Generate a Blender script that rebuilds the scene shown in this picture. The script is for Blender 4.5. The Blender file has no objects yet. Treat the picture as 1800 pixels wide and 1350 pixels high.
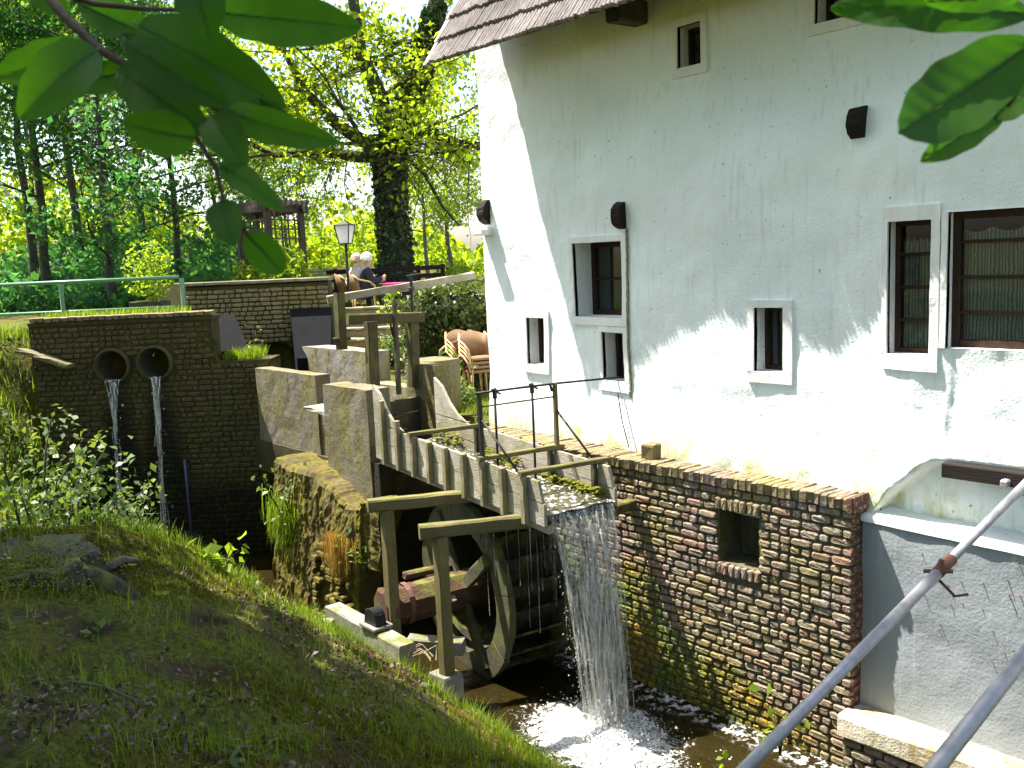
import bpy, math, random
import numpy as np
from mathutils import Vector, Matrix

# ------------------------------------------------------------------ scene, camera, light
scene = bpy.context.scene
R = math.radians
EYE = 3.9                                   # eye height above the mill pool
YAW, PITCH, ROLL = R(40.5), R(7.6), R(2.5)
Fw = Vector((-math.cos(YAW), math.sin(YAW), 0)); Rt = Vector((math.sin(YAW), math.cos(YAW), 0)); Up = Vector((0, 0, 1))
fwd = Fw * math.cos(PITCH) - Up * math.sin(PITCH)
up0 = Fw * math.sin(PITCH) + Up * math.cos(PITCH)
cr = Rt * math.cos(ROLL) - up0 * math.sin(ROLL)
cu = up0 * math.cos(ROLL) + Rt * math.sin(ROLL)
cam_data = bpy.data.cameras.new('camera'); cam = bpy.data.objects.new('camera', cam_data)
scene.collection.objects.link(cam)
cb = -fwd
cam.matrix_world = Matrix(((cr.x, cu.x, cb.x, 0), (cr.y, cu.y, cb.y, 0), (cr.z, cu.z, cb.z, EYE), (0, 0, 0, 1)))
cam_data.sensor_fit = 'HORIZONTAL'; cam_data.sensor_width = 36; cam_data.lens = 33
cam_data.clip_start = .05; cam_data.clip_end = 1500
cam_data.dof.use_dof = True; cam_data.dof.focus_distance = 9.0; cam_data.dof.aperture_fstop = 18
scene.camera = cam

SUN = Vector((-1.5, -.68, 3.36)).normalized()      # direction towards the sun
world = bpy.data.worlds.new('World'); scene.world = world; world.use_nodes = True
wn = world.node_tree.nodes; wl = world.node_tree.links
bg = wn['Background']
sky = wn.new('ShaderNodeTexSky'); sky.sky_type = 'NISHITA'; sky.sun_disc = False
sky.sun_elevation = math.asin(SUN.z); sky.sun_rotation = math.atan2(SUN.x, SUN.y)
sky.air_density = 1.0; sky.dust_density = 2.5; sky.ozone_density = 1.0
wl.new(sky.outputs[0], bg.inputs[0]); bg.inputs[1].default_value = 0.098
sd = bpy.data.lights.new('sun', 'SUN'); sd.energy = 5.0; sd.angle = R(.53); sd.color = (1, .96, .88)
so = bpy.data.objects.new('sun', sd); scene.collection.objects.link(so)
so.rotation_euler = SUN.to_track_quat('Z', 'Y').to_euler()
vs = scene.view_settings
vs.view_transform = 'Standard'; vs.look = 'None'; vs.gamma = 1; vs.use_curve_mapping = False
vs.exposure = 2.0
scene.cycles.max_bounces = 6; scene.cycles.transparent_max_bounces = 8
scene.cycles.diffuse_bounces = 3; scene.cycles.transmission_bounces = 4; scene.cycles.glossy_bounces = 3
scene.cycles.caustics_reflective = False; scene.cycles.caustics_refractive = False

# ------------------------------------------------------------------ helpers
rnd = random.Random(7); rg = np.random.default_rng(11)
col = scene.collection

def props(o, label=None, cat=None, group=None, kind=None):
    if label: o['label'] = label
    if cat: o['category'] = cat
    if group: o['group'] = group
    if kind: o['kind'] = kind
    return o

def link(name, me, parent=None):
    o = bpy.data.objects.new(name, me); col.objects.link(o)
    if parent: o.parent = parent
    return o

def empty(name, loc=(0, 0, 0), rz=0):
    o = bpy.data.objects.new(name, None); col.objects.link(o)
    o.location = loc; o.rotation_euler = (0, 0, rz); o.empty_display_size = .1
    return o

def smooth(me):
    me.polygons.foreach_set('use_smooth', np.ones(len(me.polygons), dtype=bool))

def npmesh(name, V, n, mat, sm=False):
    """V: (k*n,3) vertices, every n consecutive ones are a face"""
    V = np.asarray(V, dtype=np.float32); k = len(V) // n
    me = bpy.data.meshes.new(name)
    me.vertices.add(len(V)); me.vertices.foreach_set('co', V.ravel())
    me.loops.add(len(V)); me.loops.foreach_set('vertex_index', np.arange(len(V), dtype=np.int32))
    me.polygons.add(k); me.polygons.foreach_set('loop_start', np.arange(0, len(V), n, dtype=np.int32))
    try: me.polygons.foreach_set('loop_total', np.full(k, n, dtype=np.int32))
    except Exception: pass
    me.update(calc_edges=True); me.materials.append(mat)
    if sm: smooth(me)
    return me

class B:
    """collects shapes, builds ONE mesh"""
    def __init__(s): s.v = []; s.f = []
    def add(s, V, Fc):
        k = len(s.v); s.v += [tuple(p) for p in V]; s.f += [tuple(i + k for i in q) for q in Fc]; return s
    def cbox(s, c, sz, ch=.006, rz=0, jit=0, tilt=0):
        hx, hy, hz = [q / 2 for q in sz]; ch = min(ch, hx * .45, hy * .45, hz * .45)
        V = []
        for sx in (-1, 1):
            for sy in (-1, 1):
                for sz_ in (-1, 1):
                    V += [(sx * hx, sy * (hy - ch), sz_ * (hz - ch)), (sx * (hx - ch), sy * hy, sz_ * (hz - ch)), (sx * (hx - ch), sy * (hy - ch), sz_ * hz)]
        i = lambda a, b, c_, k: ((a * 2 + b) * 2 + c_) * 3 + k
        Q = [(i(0,0,0,0), i(0,0,1,0), i(0,1,1,0), i(0,1,0,0)), (i(1,0,0,0), i(1,1,0,0), i(1,1,1,0), i(1,0,1,0)),
             (i(0,0,0,1), i(1,0,0,1), i(1,0,1,1), i(0,0,1,1)), (i(0,1,0,1), i(0,1,1,1), i(1,1,1,1), i(1,1,0,1)),
             (i(0,0,0,2), i(0,1,0,2), i(1,1,0,2), i(1,0,0,2)), (i(0,0,1,2), i(1,0,1,2), i(1,1,1,2), i(0,1,1,2))]
        for a in (0, 1):
            for b in (0, 1):
                Q.append((i(a,b,0,0), i(a,b,0,1), i(a,b,1,1), i(a,b,1,0)))
                Q.append((i(a,0,b,0), i(a,0,b,2), i(a,1,b,2), i(a,1,b,0)))
                Q.append((i(0,a,b,1), i(0,a,b,2), i(1,a,b,2), i(1,a,b,1)))
                for c_ in (0, 1): Q.append((i(a,b,c_,0), i(a,b,c_,1), i(a,b,c_,2)))
        cz, sn = math.cos(rz), math.sin(rz); ct, st = math.cos(tilt), math.sin(tilt); W = []
        for x, y, z in V:
            if jit: x += rnd.uniform(-jit, jit); y += rnd.uniform(-jit, jit); z += rnd.uniform(-jit, jit)
            x, z = x * ct - z * st, x * st + z * ct
            W.append((c[0] + x * cz - y * sn, c[1] + x * sn + y * cz, c[2] + z))
        return s.add(W, Q)
    def beam(s, p0, p1, w, h, ch=.008, seg=5, jit=.003, up=(0, 0, 1), w1=None, h1=None):
        p0 = Vector(p0); p1 = Vector(p1); d = (p1 - p0).normalized(); u = Vector(up)
        if abs(d.dot(u)) > .95: u = Vector((0, 1, 0)) if abs(d.y) < .9 else Vector((1, 0, 0))
        r = d.cross(u).normalized(); u = r.cross(d).normalized()
        V = []; Fc = []
        for k in range(seg + 1):
            t = k / seg; c = p0.lerp(p1, t); ww = w + ((w1 or w) - w) * t; hh = h + ((h1 or h) - h) * t
            a, b = ww / 2, hh / 2; cc = min(ch, a * .5, b * .5)
            for x, y in ((a, b - cc), (a - cc, b), (cc - a, b), (-a, b - cc), (-a, cc - b), (cc - a, -b), (a - cc, -b), (a, cc - b)):
                q = c + r * (x + rnd.uniform(-jit, jit)) + u * (y + rnd.uniform(-jit, jit)); V.append(tuple(q))
        for k in range(seg):
            for j in range(8):
                Fc.append((k*8 + j, k*8 + (j+1) % 8, k*8 + 8 + (j+1) % 8, k*8 + 8 + j))
        Fc.append(tuple(range(7, -1, -1))); Fc.append(tuple(seg*8 + j for j in range(8)))
        return s.add(V, Fc)
    def tube(s, path, rads, n=8, cap=True):
        P = [Vector(p) for p in path]
        if not hasattr(rads, '__len__'): rads = [rads] * len(P)
        V = []; Fc = []; u = None
        for k, p in enumerate(P):
            d = (P[min(k + 1, len(P) - 1)] - P[max(k - 1, 0)]).normalized()
            if u is None: u = d.orthogonal().normalized()
            else:
                u = (u - d * u.dot(d)); u = u.normalized() if u.length > 1e-5 else d.orthogonal().normalized()
            w = d.cross(u)
            for j in range(n):
                a = 2 * math.pi * j / n; V.append(tuple(p + (u * math.cos(a) + w * math.sin(a)) * rads[k]))
        for k in range(len(P) - 1):
            for j in range(n): Fc.append((k*n + j, k*n + (j+1) % n, (k+1)*n + (j+1) % n, (k+1)*n + j))
        if cap: Fc.append(tuple(range(n - 1, -1, -1))); Fc.append(tuple((len(P) - 1)*n + j for j in range(n)))
        return s.add(V, Fc)
    def prism(s, poly, p0, du, dv, dn, th):
        """polygon in (u,v) extruded along dn by th"""
        p0, du, dv, dn = Vector(p0), Vector(du), Vector(dv), Vector(dn); n = len(poly)
        V = [tuple(p0 + du * a + dv * b) for a, b in poly] + [tuple(p0 + du * a + dv * b + dn * th) for a, b in poly]
        Fc = [tuple(range(n - 1, -1, -1)), tuple(range(n, 2*n))] + [(j, (j+1) % n, (j+1) % n + n, j + n) for j in range(n)]
        return s.add(V, Fc)
    def mesh(s, name, mat, sm=False):
        me = bpy.data.meshes.new(name); me.from_pydata(s.v, [], s.f); me.update(); me.materials.append(mat)
        if sm: smooth(me)
        return me
    def build(s, name, mat, parent=None, sm=False):
        return link(name, s.mesh(name, mat, sm), parent)

def copy_tree(o, parent=None):
    c = o.copy(); col.objects.link(c); c.parent = parent
    for ch in list(o.children): copy_tree(ch, c)
    return c

def P(d, l, z):                                 # d metres ahead of the viewpoint, l to the right, height z above the pool
    return Vector((Fw.x * d + Rt.x * l, Fw.y * d + Rt.y * l, z))

def fbm(x, y, s=1.0, o=4, seed=0):              # cheap smooth noise, vectorised
    x = np.asarray(x, float) * s; y = np.asarray(y, float) * s; r = 0; a = 1.0
    for k in range(o):
        p = seed * 1.7 + k * 2.3
        r = r + a * (np.sin(x * 1.0 + 1.3 * np.sin(y * .9 + p) + p) * np.cos(y * 1.1 + 1.1 * np.sin(x * .8 - p) - p * .7))
        x, y = x * 1.93 + y * .5, y * 1.93 - x * .5; a *= .5
    return r

def sstep(a, b, x):
    t = np.clip((np.asarray(x, float) - a) / (b - a), 0, 1); return t * t * (3 - 2 * t)

# ------------------------------------------------------------------ materials
class N:
    def __init__(s, name):
        s.m = bpy.data.materials.new(name); s.m.use_nodes = True; s.t = s.m.node_tree
        s.b = s.t.nodes['Principled BSDF']; s.out = s.t.nodes['Material Output']
        g = s.t.nodes.new('ShaderNodeNewGeometry'); s.pos = g.outputs['Position']; s.isl = g.outputs['Random Per Island']; s.geo = g
    def node(s, k): return s.t.nodes.new('ShaderNode' + k)
    def ln(s, a, b): s.t.links.new(a, b)
    def val(s, sock, v):
        if hasattr(v, 'is_linked') or isinstance(v, bpy.types.NodeSocket): s.ln(v, sock)
        elif isinstance(v, (tuple, list)) and len(v) == 3 and sock.type == 'RGBA': sock.default_value = (*v, 1)
        else: sock.default_value = v
    def noise(s, scale, detail=5, rough=.55, stretch=None, co=None, dist=0):
        n = s.node('TexNoise'); n.inputs['Scale'].default_value = scale; n.inputs['Detail'].default_value = detail
        n.inputs['Roughness'].default_value = rough; n.inputs['Distortion'].default_value = dist
        c = co or s.pos
        if stretch:
            mp = s.node('Mapping'); mp.inputs['Scale'].default_value = stretch; s.ln(c, mp.inputs['Vector']); c = mp.outputs[0]
        s.ln(c, n.inputs['Vector']); return n.outputs['Fac']
    def ramp(s, fac, stops):
        r = s.node('ValToRGB'); el = r.color_ramp.elements
        while len(el) < len(stops): el.new(.5)
        for e, (p, c) in zip(el, stops):
            e.position = p; e.color = (*c, 1) if isinstance(c, (tuple, list)) else (c, c, c, 1)
        s.ln(fac, r.inputs[0]); return r.outputs[0]
    def mix(s, fac, a, b, mode='MIX'):
        n = s.node('Mix'); n.data_type = 'RGBA'; n.blend_type = mode
        s.val(n.inputs[0], fac); s.val(n.inputs[6], a); s.val(n.inputs[7], b); return n.outputs[2]
    def math(s, op, a, b=0.0):
        n = s.node('Math'); n.operation = op; s.val(n.inputs[0], a); s.val(n.inputs[1], b); return n.outputs[0]
    def sep(s, v):
        n = s.node('SeparateXYZ'); s.ln(v, n.inputs[0]); return n.outputs
    def objrand(s):
        n = s.node('ObjectInfo'); return n.outputs['Random']
    def bump(s, h, strength=.4, dist=.02, prev=None):
        n = s.node('Bump'); n.inputs['Strength'].default_value = strength; n.inputs['Distance'].default_value = dist
        s.ln(h, n.inputs['Height'])
        if prev: s.ln(prev, n.inputs['Normal'])
        return n.outputs[0]
    def fin(s, color, rough=.8, normal=None, metal=0, spec=.3):
        s.val(s.b.inputs['Base Color'], color); s.val(s.b.inputs['Roughness'], rough)
        s.b.inputs['Metallic'].default_value = metal; s.b.inputs['Specular IOR Level'].default_value = spec
        if normal: s.ln(normal, s.b.inputs['Normal'])
        return s.m

def m_plaster(name, base, stain=True, bumpy=.5):
    n = N(name); c = n.mix(n.ramp(n.noise(1.3), [(.35, 0), (.7, 1)]), base, tuple(q * .90 for q in base))
    sp = n.noise(26, 2); c = n.mix(n.ramp(sp, [(.71, 0), (.75, .75)]), c, (.16, .15, .12))           # fly specks, chips
    st = n.noise(3.0, 5, .6, (9, 9, .55)); c = n.mix(n.ramp(st, [(.55, 0), (.78, .42)]), c, (.42, .42, .34))
    if stain:
        z = n.sep(n.pos)[2]
        k = n.math('SUBTRACT', 1.0, n.math('MULTIPLY', n.math('SUBTRACT', z, 2.0), 1.55))
        al = n.math('MULTIPLY', n.ramp(k, [(.05, 0), (.9, 1)]), n.ramp(n.noise(2.6, 6, .65, (1, 1, .5)), [(.44, 0), (.62, 1)]))
        c = n.mix(n.math('MULTIPLY', al, .9), c, (.42, .40, .12))
        c = n.mix(n.math('MULTIPLY', al, n.ramp(n.noise(7, 4), [(.5, 0), (.7, .6)])), c, (.22, .25, .06))
    b1 = n.bump(n.noise(5, 3), bumpy * .5, .05); b2 = n.bump(n.noise(48, 4, .6), bumpy, .012, b1)
    return n.fin(c, .9, b2, 0, .1)

def m_wood(name, c1, c2, moss=0.0, axis=(1, 14, 14), bs=.5):
    n = N(name); g = n.noise(7, 7, .65, axis)
    c = n.mix(n.ramp(g, [(.3, 0), (.7, 1)]), c1, c2)
    c = n.mix(n.ramp(n.noise(2.2, 4), [(.4, 0), (.7, .55)]), c, tuple(q * .45 for q in c1))
    r = n.math('MULTIPLY', n.math('SUBTRACT', n.objrand(), .5), .5); c = n.mix(n.math('ABSOLUTE', r), c, (.02, .017, .012))
    if moss:
        nz = n.sep(n.geo.outputs['Normal'])[2]
        mk = n.math('MULTIPLY', n.ramp(n.noise(5.5, 6, .65), [(.5 - .12 * moss, 0), (.62, 1)]), n.math('ADD', .45, n.math('MULTIPLY', nz, .5)))
        c = n.mix(mk, c, n.mix(n.noise(30, 3), (.06, .075, .012), (.17, .17, .03)))
    return n.fin(c, .85, n.bump(g, bs, .012, n.bump(n.noise(60, 3), .3, .004)), 0, .2)

def m_concrete(name, c1, c2, moss, mossc=((.11, .10, .018), (.24, .19, .03))):
    n = N(name); c = n.mix(n.ramp(n.noise(2.5, 6, .6), [(.3, 0), (.7, 1)]), c1, c2)
    stv = n.noise(1.9, 8, .7, (2.0, 2.0, .55), None, .6); mk = n.ramp(stv, [(.5 - .14 * moss, 0), (.60, 1)])
    c = n.mix(n.math('MULTIPLY', mk, min(1, .55 + .4 * moss)), c, n.mix(n.ramp(n.noise(22, 4), [(.35, 0), (.65, 1)]), *mossc))
    c = n.mix(n.ramp(n.noise(4, 6, .6, (4, 4, .6)), [(.58, 0), (.72, .7)]), c, (.035, .03, .022))
    return n.fin(c, .92, n.bump(n.noise(9, 6), .5, .03, n.bump(n.noise(70, 4), .6, .01)), 0, .15)

def m_brick(name, pal, moss_lo=0, algae=.5, dark=1.0, wet=None):
    n = N(name); rr = n.math('FRACT', n.math('ADD', n.isl, n.math('MULTIPLY', n.objrand(), 7.31)))
    c = n.ramp(rr, [(k / (len(pal) - 1), p) for k, p in enumerate(pal)])
    c = n.mix(n.ramp(n.noise(55, 4), [(.35, 0), (.65, .6)]), c, (.07 * dark, .055 * dark, .045 * dark))
    c = n.mix(n.ramp(n.noise(30, 5), [(.52, 0), (.68, .55)]), c, (.42 * dark, .39 * dark, .33 * dark))   # lime bloom
    al = n.ramp(n.noise(2.0, 6, .65), [(.56 - .2 * algae, 0), (.70 - .1 * algae, 1)])
    c = n.mix(n.math('MULTIPLY', al, .62), c, n.mix(n.noise(24, 3), (.12 * dark, .105 * dark, .03 * dark), (.24 * dark, .21 * dark, .06 * dark)))
    nrm = n.bump(n.noise(38, 5, .65), .8, .012)
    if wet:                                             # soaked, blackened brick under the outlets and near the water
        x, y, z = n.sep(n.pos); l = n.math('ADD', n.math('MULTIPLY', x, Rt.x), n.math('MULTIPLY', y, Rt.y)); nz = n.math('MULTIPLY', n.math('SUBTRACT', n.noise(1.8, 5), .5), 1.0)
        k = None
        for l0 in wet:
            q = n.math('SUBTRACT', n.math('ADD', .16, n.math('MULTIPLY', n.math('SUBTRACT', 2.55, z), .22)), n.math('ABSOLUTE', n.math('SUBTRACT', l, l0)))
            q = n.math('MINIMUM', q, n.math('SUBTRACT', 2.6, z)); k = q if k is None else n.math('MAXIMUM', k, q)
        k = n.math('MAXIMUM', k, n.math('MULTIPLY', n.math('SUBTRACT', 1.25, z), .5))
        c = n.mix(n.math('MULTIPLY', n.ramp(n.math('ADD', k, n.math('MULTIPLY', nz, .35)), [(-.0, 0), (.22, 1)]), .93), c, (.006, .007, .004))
    if moss_lo:
        x, y, z = n.sep(n.pos)
        # damp moss creeps up from the pool, higher near the spray of the fall
        lim = n.math('ADD', .85, n.math('MULTIPLY', n.math('ADD', x, 5.2), -.42))
        k = n.math('SUBTRACT', lim, z); k = n.math('ADD', k, n.math('MULTIPLY', n.math('SUBTRACT', n.noise(2.2, 5), .5), 1.5))
        mk = n.ramp(k, [(.0, 0), (.30, 1)]); cl = n.ramp(n.noise(34, 4, .6), [(.38, 0), (.52, 1)])
        mk = n.math('MULTIPLY', mk, n.math('ADD', .25, n.math('MULTIPLY', cl, .75)))
        g = n.mix(n.ramp(n.noise(1.5, 3), [(.42, 0), (.58, 1)]), n.mix(n.noise(40, 2), (.06, .10, .01), (.22, .28, .03)), n.mix(n.noise(40, 2), (.14, .10, .01), (.42, .27, .025)))
        c = n.mix(mk, c, g); nrm = n.bump(n.math('MULTIPLY', cl, mk), 1.0, .03, nrm)
    return n.fin(c, .9, nrm, 0, .2)

def m_leaf(name, c1, c2, trans=.5, gloss=.35, tint=(1.35, 1.25, .5), var=True):
    n = N(name); f = n.isl if var else n.noise(3, 3)
    c = n.mix(f, c1, c2)
    n.val(n.b.inputs['Base Color'], c); n.b.inputs['Roughness'].default_value = .5; n.b.inputs['Specular IOR Level'].default_value = gloss
    tr = n.node('BsdfTranslucent'); tc = n.mix(1.0, c, tint, 'MULTIPLY'); n.ln(tc, tr.inputs[0])
    mx = n.node('MixShader'); mx.inputs[0].default_value = trans
    n.ln(n.b.outputs[0], mx.inputs[1]); n.ln(tr.outputs[0], mx.inputs[2]); n.ln(mx.outputs[0], n.out.inputs[0])
    return n.m

def m_plain(name, c, rough=.6, metal=0, var=.25, sc=12, spec=.3, bs=.2):
    n = N(name); k = n.noise(sc, 5); return n.fin(n.mix(n.ramp(k, [(.35, 0), (.7, var)]), c, tuple(q * .4 for q in c)), rough, n.bump(k, bs, .006), metal, spec)

WHITE = m_plaster('white_plaster', (.81, .86, .84), True, .38)
WHITE2 = m_plaster('window_plaster', (.78, .78, .75), False, .25)
GREYP = m_plaster('grey_cement', (.25, .27, .28), False, .35)
CREAMP = m_plaster('recess_plaster', (.62, .61, .52), False, .3)
BRICK = m_brick('field_brick', [(.18, .125, .105), (.25, .195, .155), (.24, .14, .11), (.19, .15, .125), (.28, .23, .17), (.29, .15, .10), (.23, .20, .155)], 1, .75)
BRICKC = m_brick('coping_brick', [(.17, .125, .08), (.23, .165, .10), (.14, .11, .08), (.21, .13, .09)], 0, .8)
MORT = m_concrete('old_mortar', (.13, .115, .08), (.08, .07, .046), .5, ((.035, .045, .01), (.09, .09, .02)))
BRICKR = m_brick('red_brick', [(.13, .035, .022), (.17, .05, .03), (.10, .035, .025)], 0, .1)
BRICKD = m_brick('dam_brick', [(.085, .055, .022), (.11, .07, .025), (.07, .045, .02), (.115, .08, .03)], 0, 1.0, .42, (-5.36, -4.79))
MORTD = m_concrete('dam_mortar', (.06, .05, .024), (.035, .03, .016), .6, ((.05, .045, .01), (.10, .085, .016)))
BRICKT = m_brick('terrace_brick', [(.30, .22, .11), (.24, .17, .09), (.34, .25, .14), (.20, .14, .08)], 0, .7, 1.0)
CONC = m_concrete('mossy_concrete', (.19, .165, .13), (.11, .095, .07), .6, ((.08, .075, .015), (.19, .155, .03)))
CONC2 = m_concrete('bare_concrete', (.28, .255, .215), (.17, .15, .12), .35)
MOSSW = m_concrete('mossy_wall', (.11, .085, .04), (.045, .036, .02), .9, ((.05, .05, .006), (.17, .135, .011)))
SLATE = m_plain('dark_slab', (.009, .0095, .011), .9, 0, .6, 9, .1)
WOODG = m_wood('grey_board', (.30, .26, .20), (.46, .41, .33), .35)
WOODY = m_wood('olive_timber', (.12, .095, .042), (.21, .17, .08), .5)
WOODY2 = m_wood('upright_timber', (.12, .095, .042), (.21, .17, .08), .5, (14, 14, 1))
WOODRIB = m_wood('rib_timber', (.24, .20, .12), (.40, .34, .20), .3, (14, 14, 1))
WOODD = m_wood('dark_timber', (.045, .037, .027), (.085, .07, .05), .3)
WOODP = m_wood('pale_sill', (.20, .18, .165), (.31, .28, .26), .2)
GATEW = m_wood('gate_timber', (.055, .045, .022), (.11, .09, .045), .4, (10, 10, 2))
WOODR = m_wood('red_axle', (.05, .024, .014), (.125, .062, .036), .25, (14, 1, 14), .9)
WOODW = m_wood('wheel_wood', (.04, .036, .026), (.095, .088, .062), 1.0, (9, 9, 3), .9)
WOODB = m_wood('bucket_wood', (.018, .016, .011), (.036, .03, .021), .3)
PERG = m_wood('pergola_wood', (.055, .042, .034), (.10, .08, .066), 0, (14, 14, 2))
SASH = m_wood('sash_wood', (.03, .016, .011), (.06, .032, .022), 0, (14, 14, 1))
IRON = m_plain('iron', (.045, .04, .036), .6, .6, .5)
BLACK = m_plain('black_paint', (.012, .012, .012), .35, 0, .3)
BLKWOOD = m_wood('black_beam', (.011, .008, .007), (.022, .015, .012), 0)
GALV = m_plain('galvanised', (.36, .345, .36), .5, .45, .45, 25, .5, .15)
RUSTY = m_plain('rust', (.16, .07, .05), .75, .3, .5)
GREENP = m_plain('green_paint', (.10, .24, .13), .35, 0, .3, 12, .5)
GLASS = N('window_glass').fin((.015, .02, .02), .06, None, 0, .7)
def m_curtain():
    n = N('lace_curtain'); w = n.node('TexWave'); w.inputs['Scale'].default_value = 14; w.inputs['Distortion'].default_value = 2.5; w.bands_direction = 'X'
    n.ln(n.pos, w.inputs['Vector']); k = n.math('MULTIPLY', w.outputs['Fac'], n.ramp(n.noise(70, 2), [(.4, .55), (.6, 1)]))
    return n.fin(n.mix(k, (.14, .16, .15), (.55, .58, .55)), .9)
CURT = m_curtain()
WICKER = m_plain('wicker', (.22, .125, .06), .55, 0, .5, 60)
CANE = m_plain('cane', (.55, .36, .18), .5, 0, .4, 40)
BARK = m_wood('bark', (.035, .033, .028), (.075, .07, .06), .3, (10, 10, 1.5), .8)
BARKB = m_wood('beech_bark', (.10, .10, .09), (.16, .155, .14), .2, (6, 6, 2), .4)
LEAFT = m_leaf('oak_leaf', (.13, .20, .015), (.24, .30, .03), .65, .10, (1.7, 1.7, .5))
LEAFF = m_leaf('beech_leaf', (.08, .16, .03), (.17, .25, .05), .68, .08, (1.9, 1.9, .6))
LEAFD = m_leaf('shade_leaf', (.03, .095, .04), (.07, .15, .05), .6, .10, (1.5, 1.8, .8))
LEAFY = m_leaf('young_leaf', (.14, .22, .025), (.24, .31, .045), .62, .12, (1.6, 1.6, .5))
LEAFS = m_leaf('shrub_leaf', (.07, .13, .03), (.16, .22, .06), .45, .4)
IVY = m_leaf('ivy_leaf', (.018, .04, .012), (.05, .085, .02), .15, .5)
HEDGE = m_leaf('hedge_leaf', (.035, .06, .012), (.10, .13, .03), .3, .4)
GRASS = m_leaf('grass_blade', (.09, .17, .012), (.21, .29, .03), .55, .15)
GRASSD = m_leaf('dry_grass', (.25, .14, .04), (.38, .26, .09), .4, .1)
DEADL = m_leaf('dead_leaf', (.045, .027, .016), (.17, .115, .075), .15, .3, (1, .8, .6))
# ------------------------------------------------------------------ ground
POOL = [(4, 4.5), (-4.6, 4.5), (-5.3, 4.62), (-6.0, 4.72), (-6.7, 4.62), (-7.5, 4.35), (-8.3, 4.0), (-8.8, 3.4), (-9.2, 2.8), (-9.8, 2.6), (-11.2, 2.9), (-12.6, 3.45), (-13.2, 3.9), (-11.8, 6.2), (-11.6, 7.4), (4, 7.4)]
def pool_dist(x, y):
    """signed distance to the pool edge: positive on land"""
    d = np.full(np.shape(x), 1e9); ins = np.zeros(np.shape(x), bool)
    for (ax, ay), (bx, by) in zip(POOL, POOL[1:] + POOL[:1]):
        ex, ey = bx - ax, by - ay; t = np.clip(((x - ax) * ex + (y - ay) * ey) / (ex * ex + ey * ey), 0, 1)
        d = np.minimum(d, np.hypot(x - ax - t * ex, y - ay - t * ey))
        c = ((ay > y) != (by > y)); q = (bx - ax) * (y - ay) / np.where(by == ay, 1e-9, by - ay) + ax
        ins ^= c & (x < q)
    return np.where(ins, -d, d)
def ground_z(x, y):
    x = np.asarray(x, float); y = np.asarray(y, float)
    d = pool_dist(x, y); D = Fw.x * x + Fw.y * y; L = Rt.x * x + Rt.y * y
    H = 2.25 + 1.1 * sstep(8.8, 12.2, D) - .25 * sstep(-3, 1, x) * sstep(.5, 3, y)
    sc = 2.0 - .65 * sstep(-6.3, -7.4, x); bank = (H + .05 + .22 * sstep(-5.0, -7.0, x)) * (1 - np.exp(-(np.maximum(d, 0) / sc) ** 1.25)) + .06 * fbm(x, y, 1.3, 4, 2) * np.clip(d, 0, 1) + .03 * fbm(x, y, 5, 3, 5) * np.clip(d * 2, 0, 1)
    z = np.where(d > 0, bank, -.7 * np.clip(-d / .4, 0, 1))
    lev = 3.08 + .04 * fbm(x, y, .5, 3, 1)
    far = sstep(12.75, 13.1, D)
    yard = 2.1 + .72 * sstep(16.6, 17.6, D)
    behind = np.where(L < -3.3, lev, yard)
    z = z * (1 - far) + behind * far
    z = np.where((y > 6.5) & (x < -7.9) & (D < 13.1), 2.1 + .72 * sstep(16.6, 17.6, D), z)
    z = np.where((x < -8.3) & (y > 5.2) & (y < 6.55) & (D < 14.2), -.3, z)
    z = np.where((x > -8.0) & (y > 6.3), 1.0, z)
    z = z + .5 * sstep(28, 60, D) * (1 + .3 * fbm(x, y, .1, 3)) * np.where(L < -4, 2.0, .3)
    return z
def axis_pts(segs):
    r = []
    for a, b, s in segs: r += list(np.arange(a, b, s))
    return np.array(r + [segs[-1][1]])
gx = axis_pts([(-900, -120, 130), (-120, -40, 8), (-40, -15, 1.0), (-15, -10, .22), (-10, 0, .09), (0, 4, .3), (4, 30, 3), (30, 400, 120)])
gy = axis_pts([(-400, -30, 120), (-30, -4, 2.0), (-4, 0, .25), (0, 5.2, .08), (5.2, 8, .2), (8, 20, .6), (20, 60, 4), (60, 900, 140)])
GX, GY = np.meshgrid(gx, gy); GZ = ground_z(GX, GY)
nx, ny = len(gx), len(gy); ii = np.arange(ny - 1)[:, None] * nx + np.arange(nx - 1)[None, :]
def grid_obj(name, V, quads, mat, parent=None, sm=True):
    me = bpy.data.meshes.new(name); V = np.asarray(V, np.float32); q = np.asarray(quads, np.int32).reshape(-1, 4)
    me.vertices.add(len(V)); me.vertices.foreach_set('co', V.ravel())
    me.loops.add(q.size); me.loops.foreach_set('vertex_index', q.ravel())
    me.polygons.add(len(q)); me.polygons.foreach_set('loop_start', np.arange(0, q.size, 4, dtype=np.int32))
    try: me.polygons.foreach_set('loop_total', np.full(len(q), 4, dtype=np.int32))
    except Exception: pass
    me.update(calc_edges=True); me.materials.append(mat)
    if sm: smooth(me)
    return link(name, me, parent)
def m_ground():
    n = N('bank_soil')
    soil = n.mix(n.ramp(n.noise(6, 6), [(.35, 0), (.65, 1)]), (.03, .02, .012), (.07, .048, .03))
    moss = n.mix(n.ramp(n.noise(30, 4), [(.35, 0), (.65, 1)]), (.035, .055, .008), (.12, .12, .018))
    c = n.mix(n.ramp(n.noise(1.6, 6, .62), [(.37, 0), (.50, 1)]), soil, moss)
    c = n.mix(n.ramp(n.noise(.9, 4, .6), [(.52, 0), (.62, .8)]), c, (.14, .085, .02))
    nr = n.bump(n.noise(14, 6, .65), .9, .06, n.bump(n.noise(60, 4), .6, .015))
    return n.fin(c, .95, nr, 0, .1)
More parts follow.
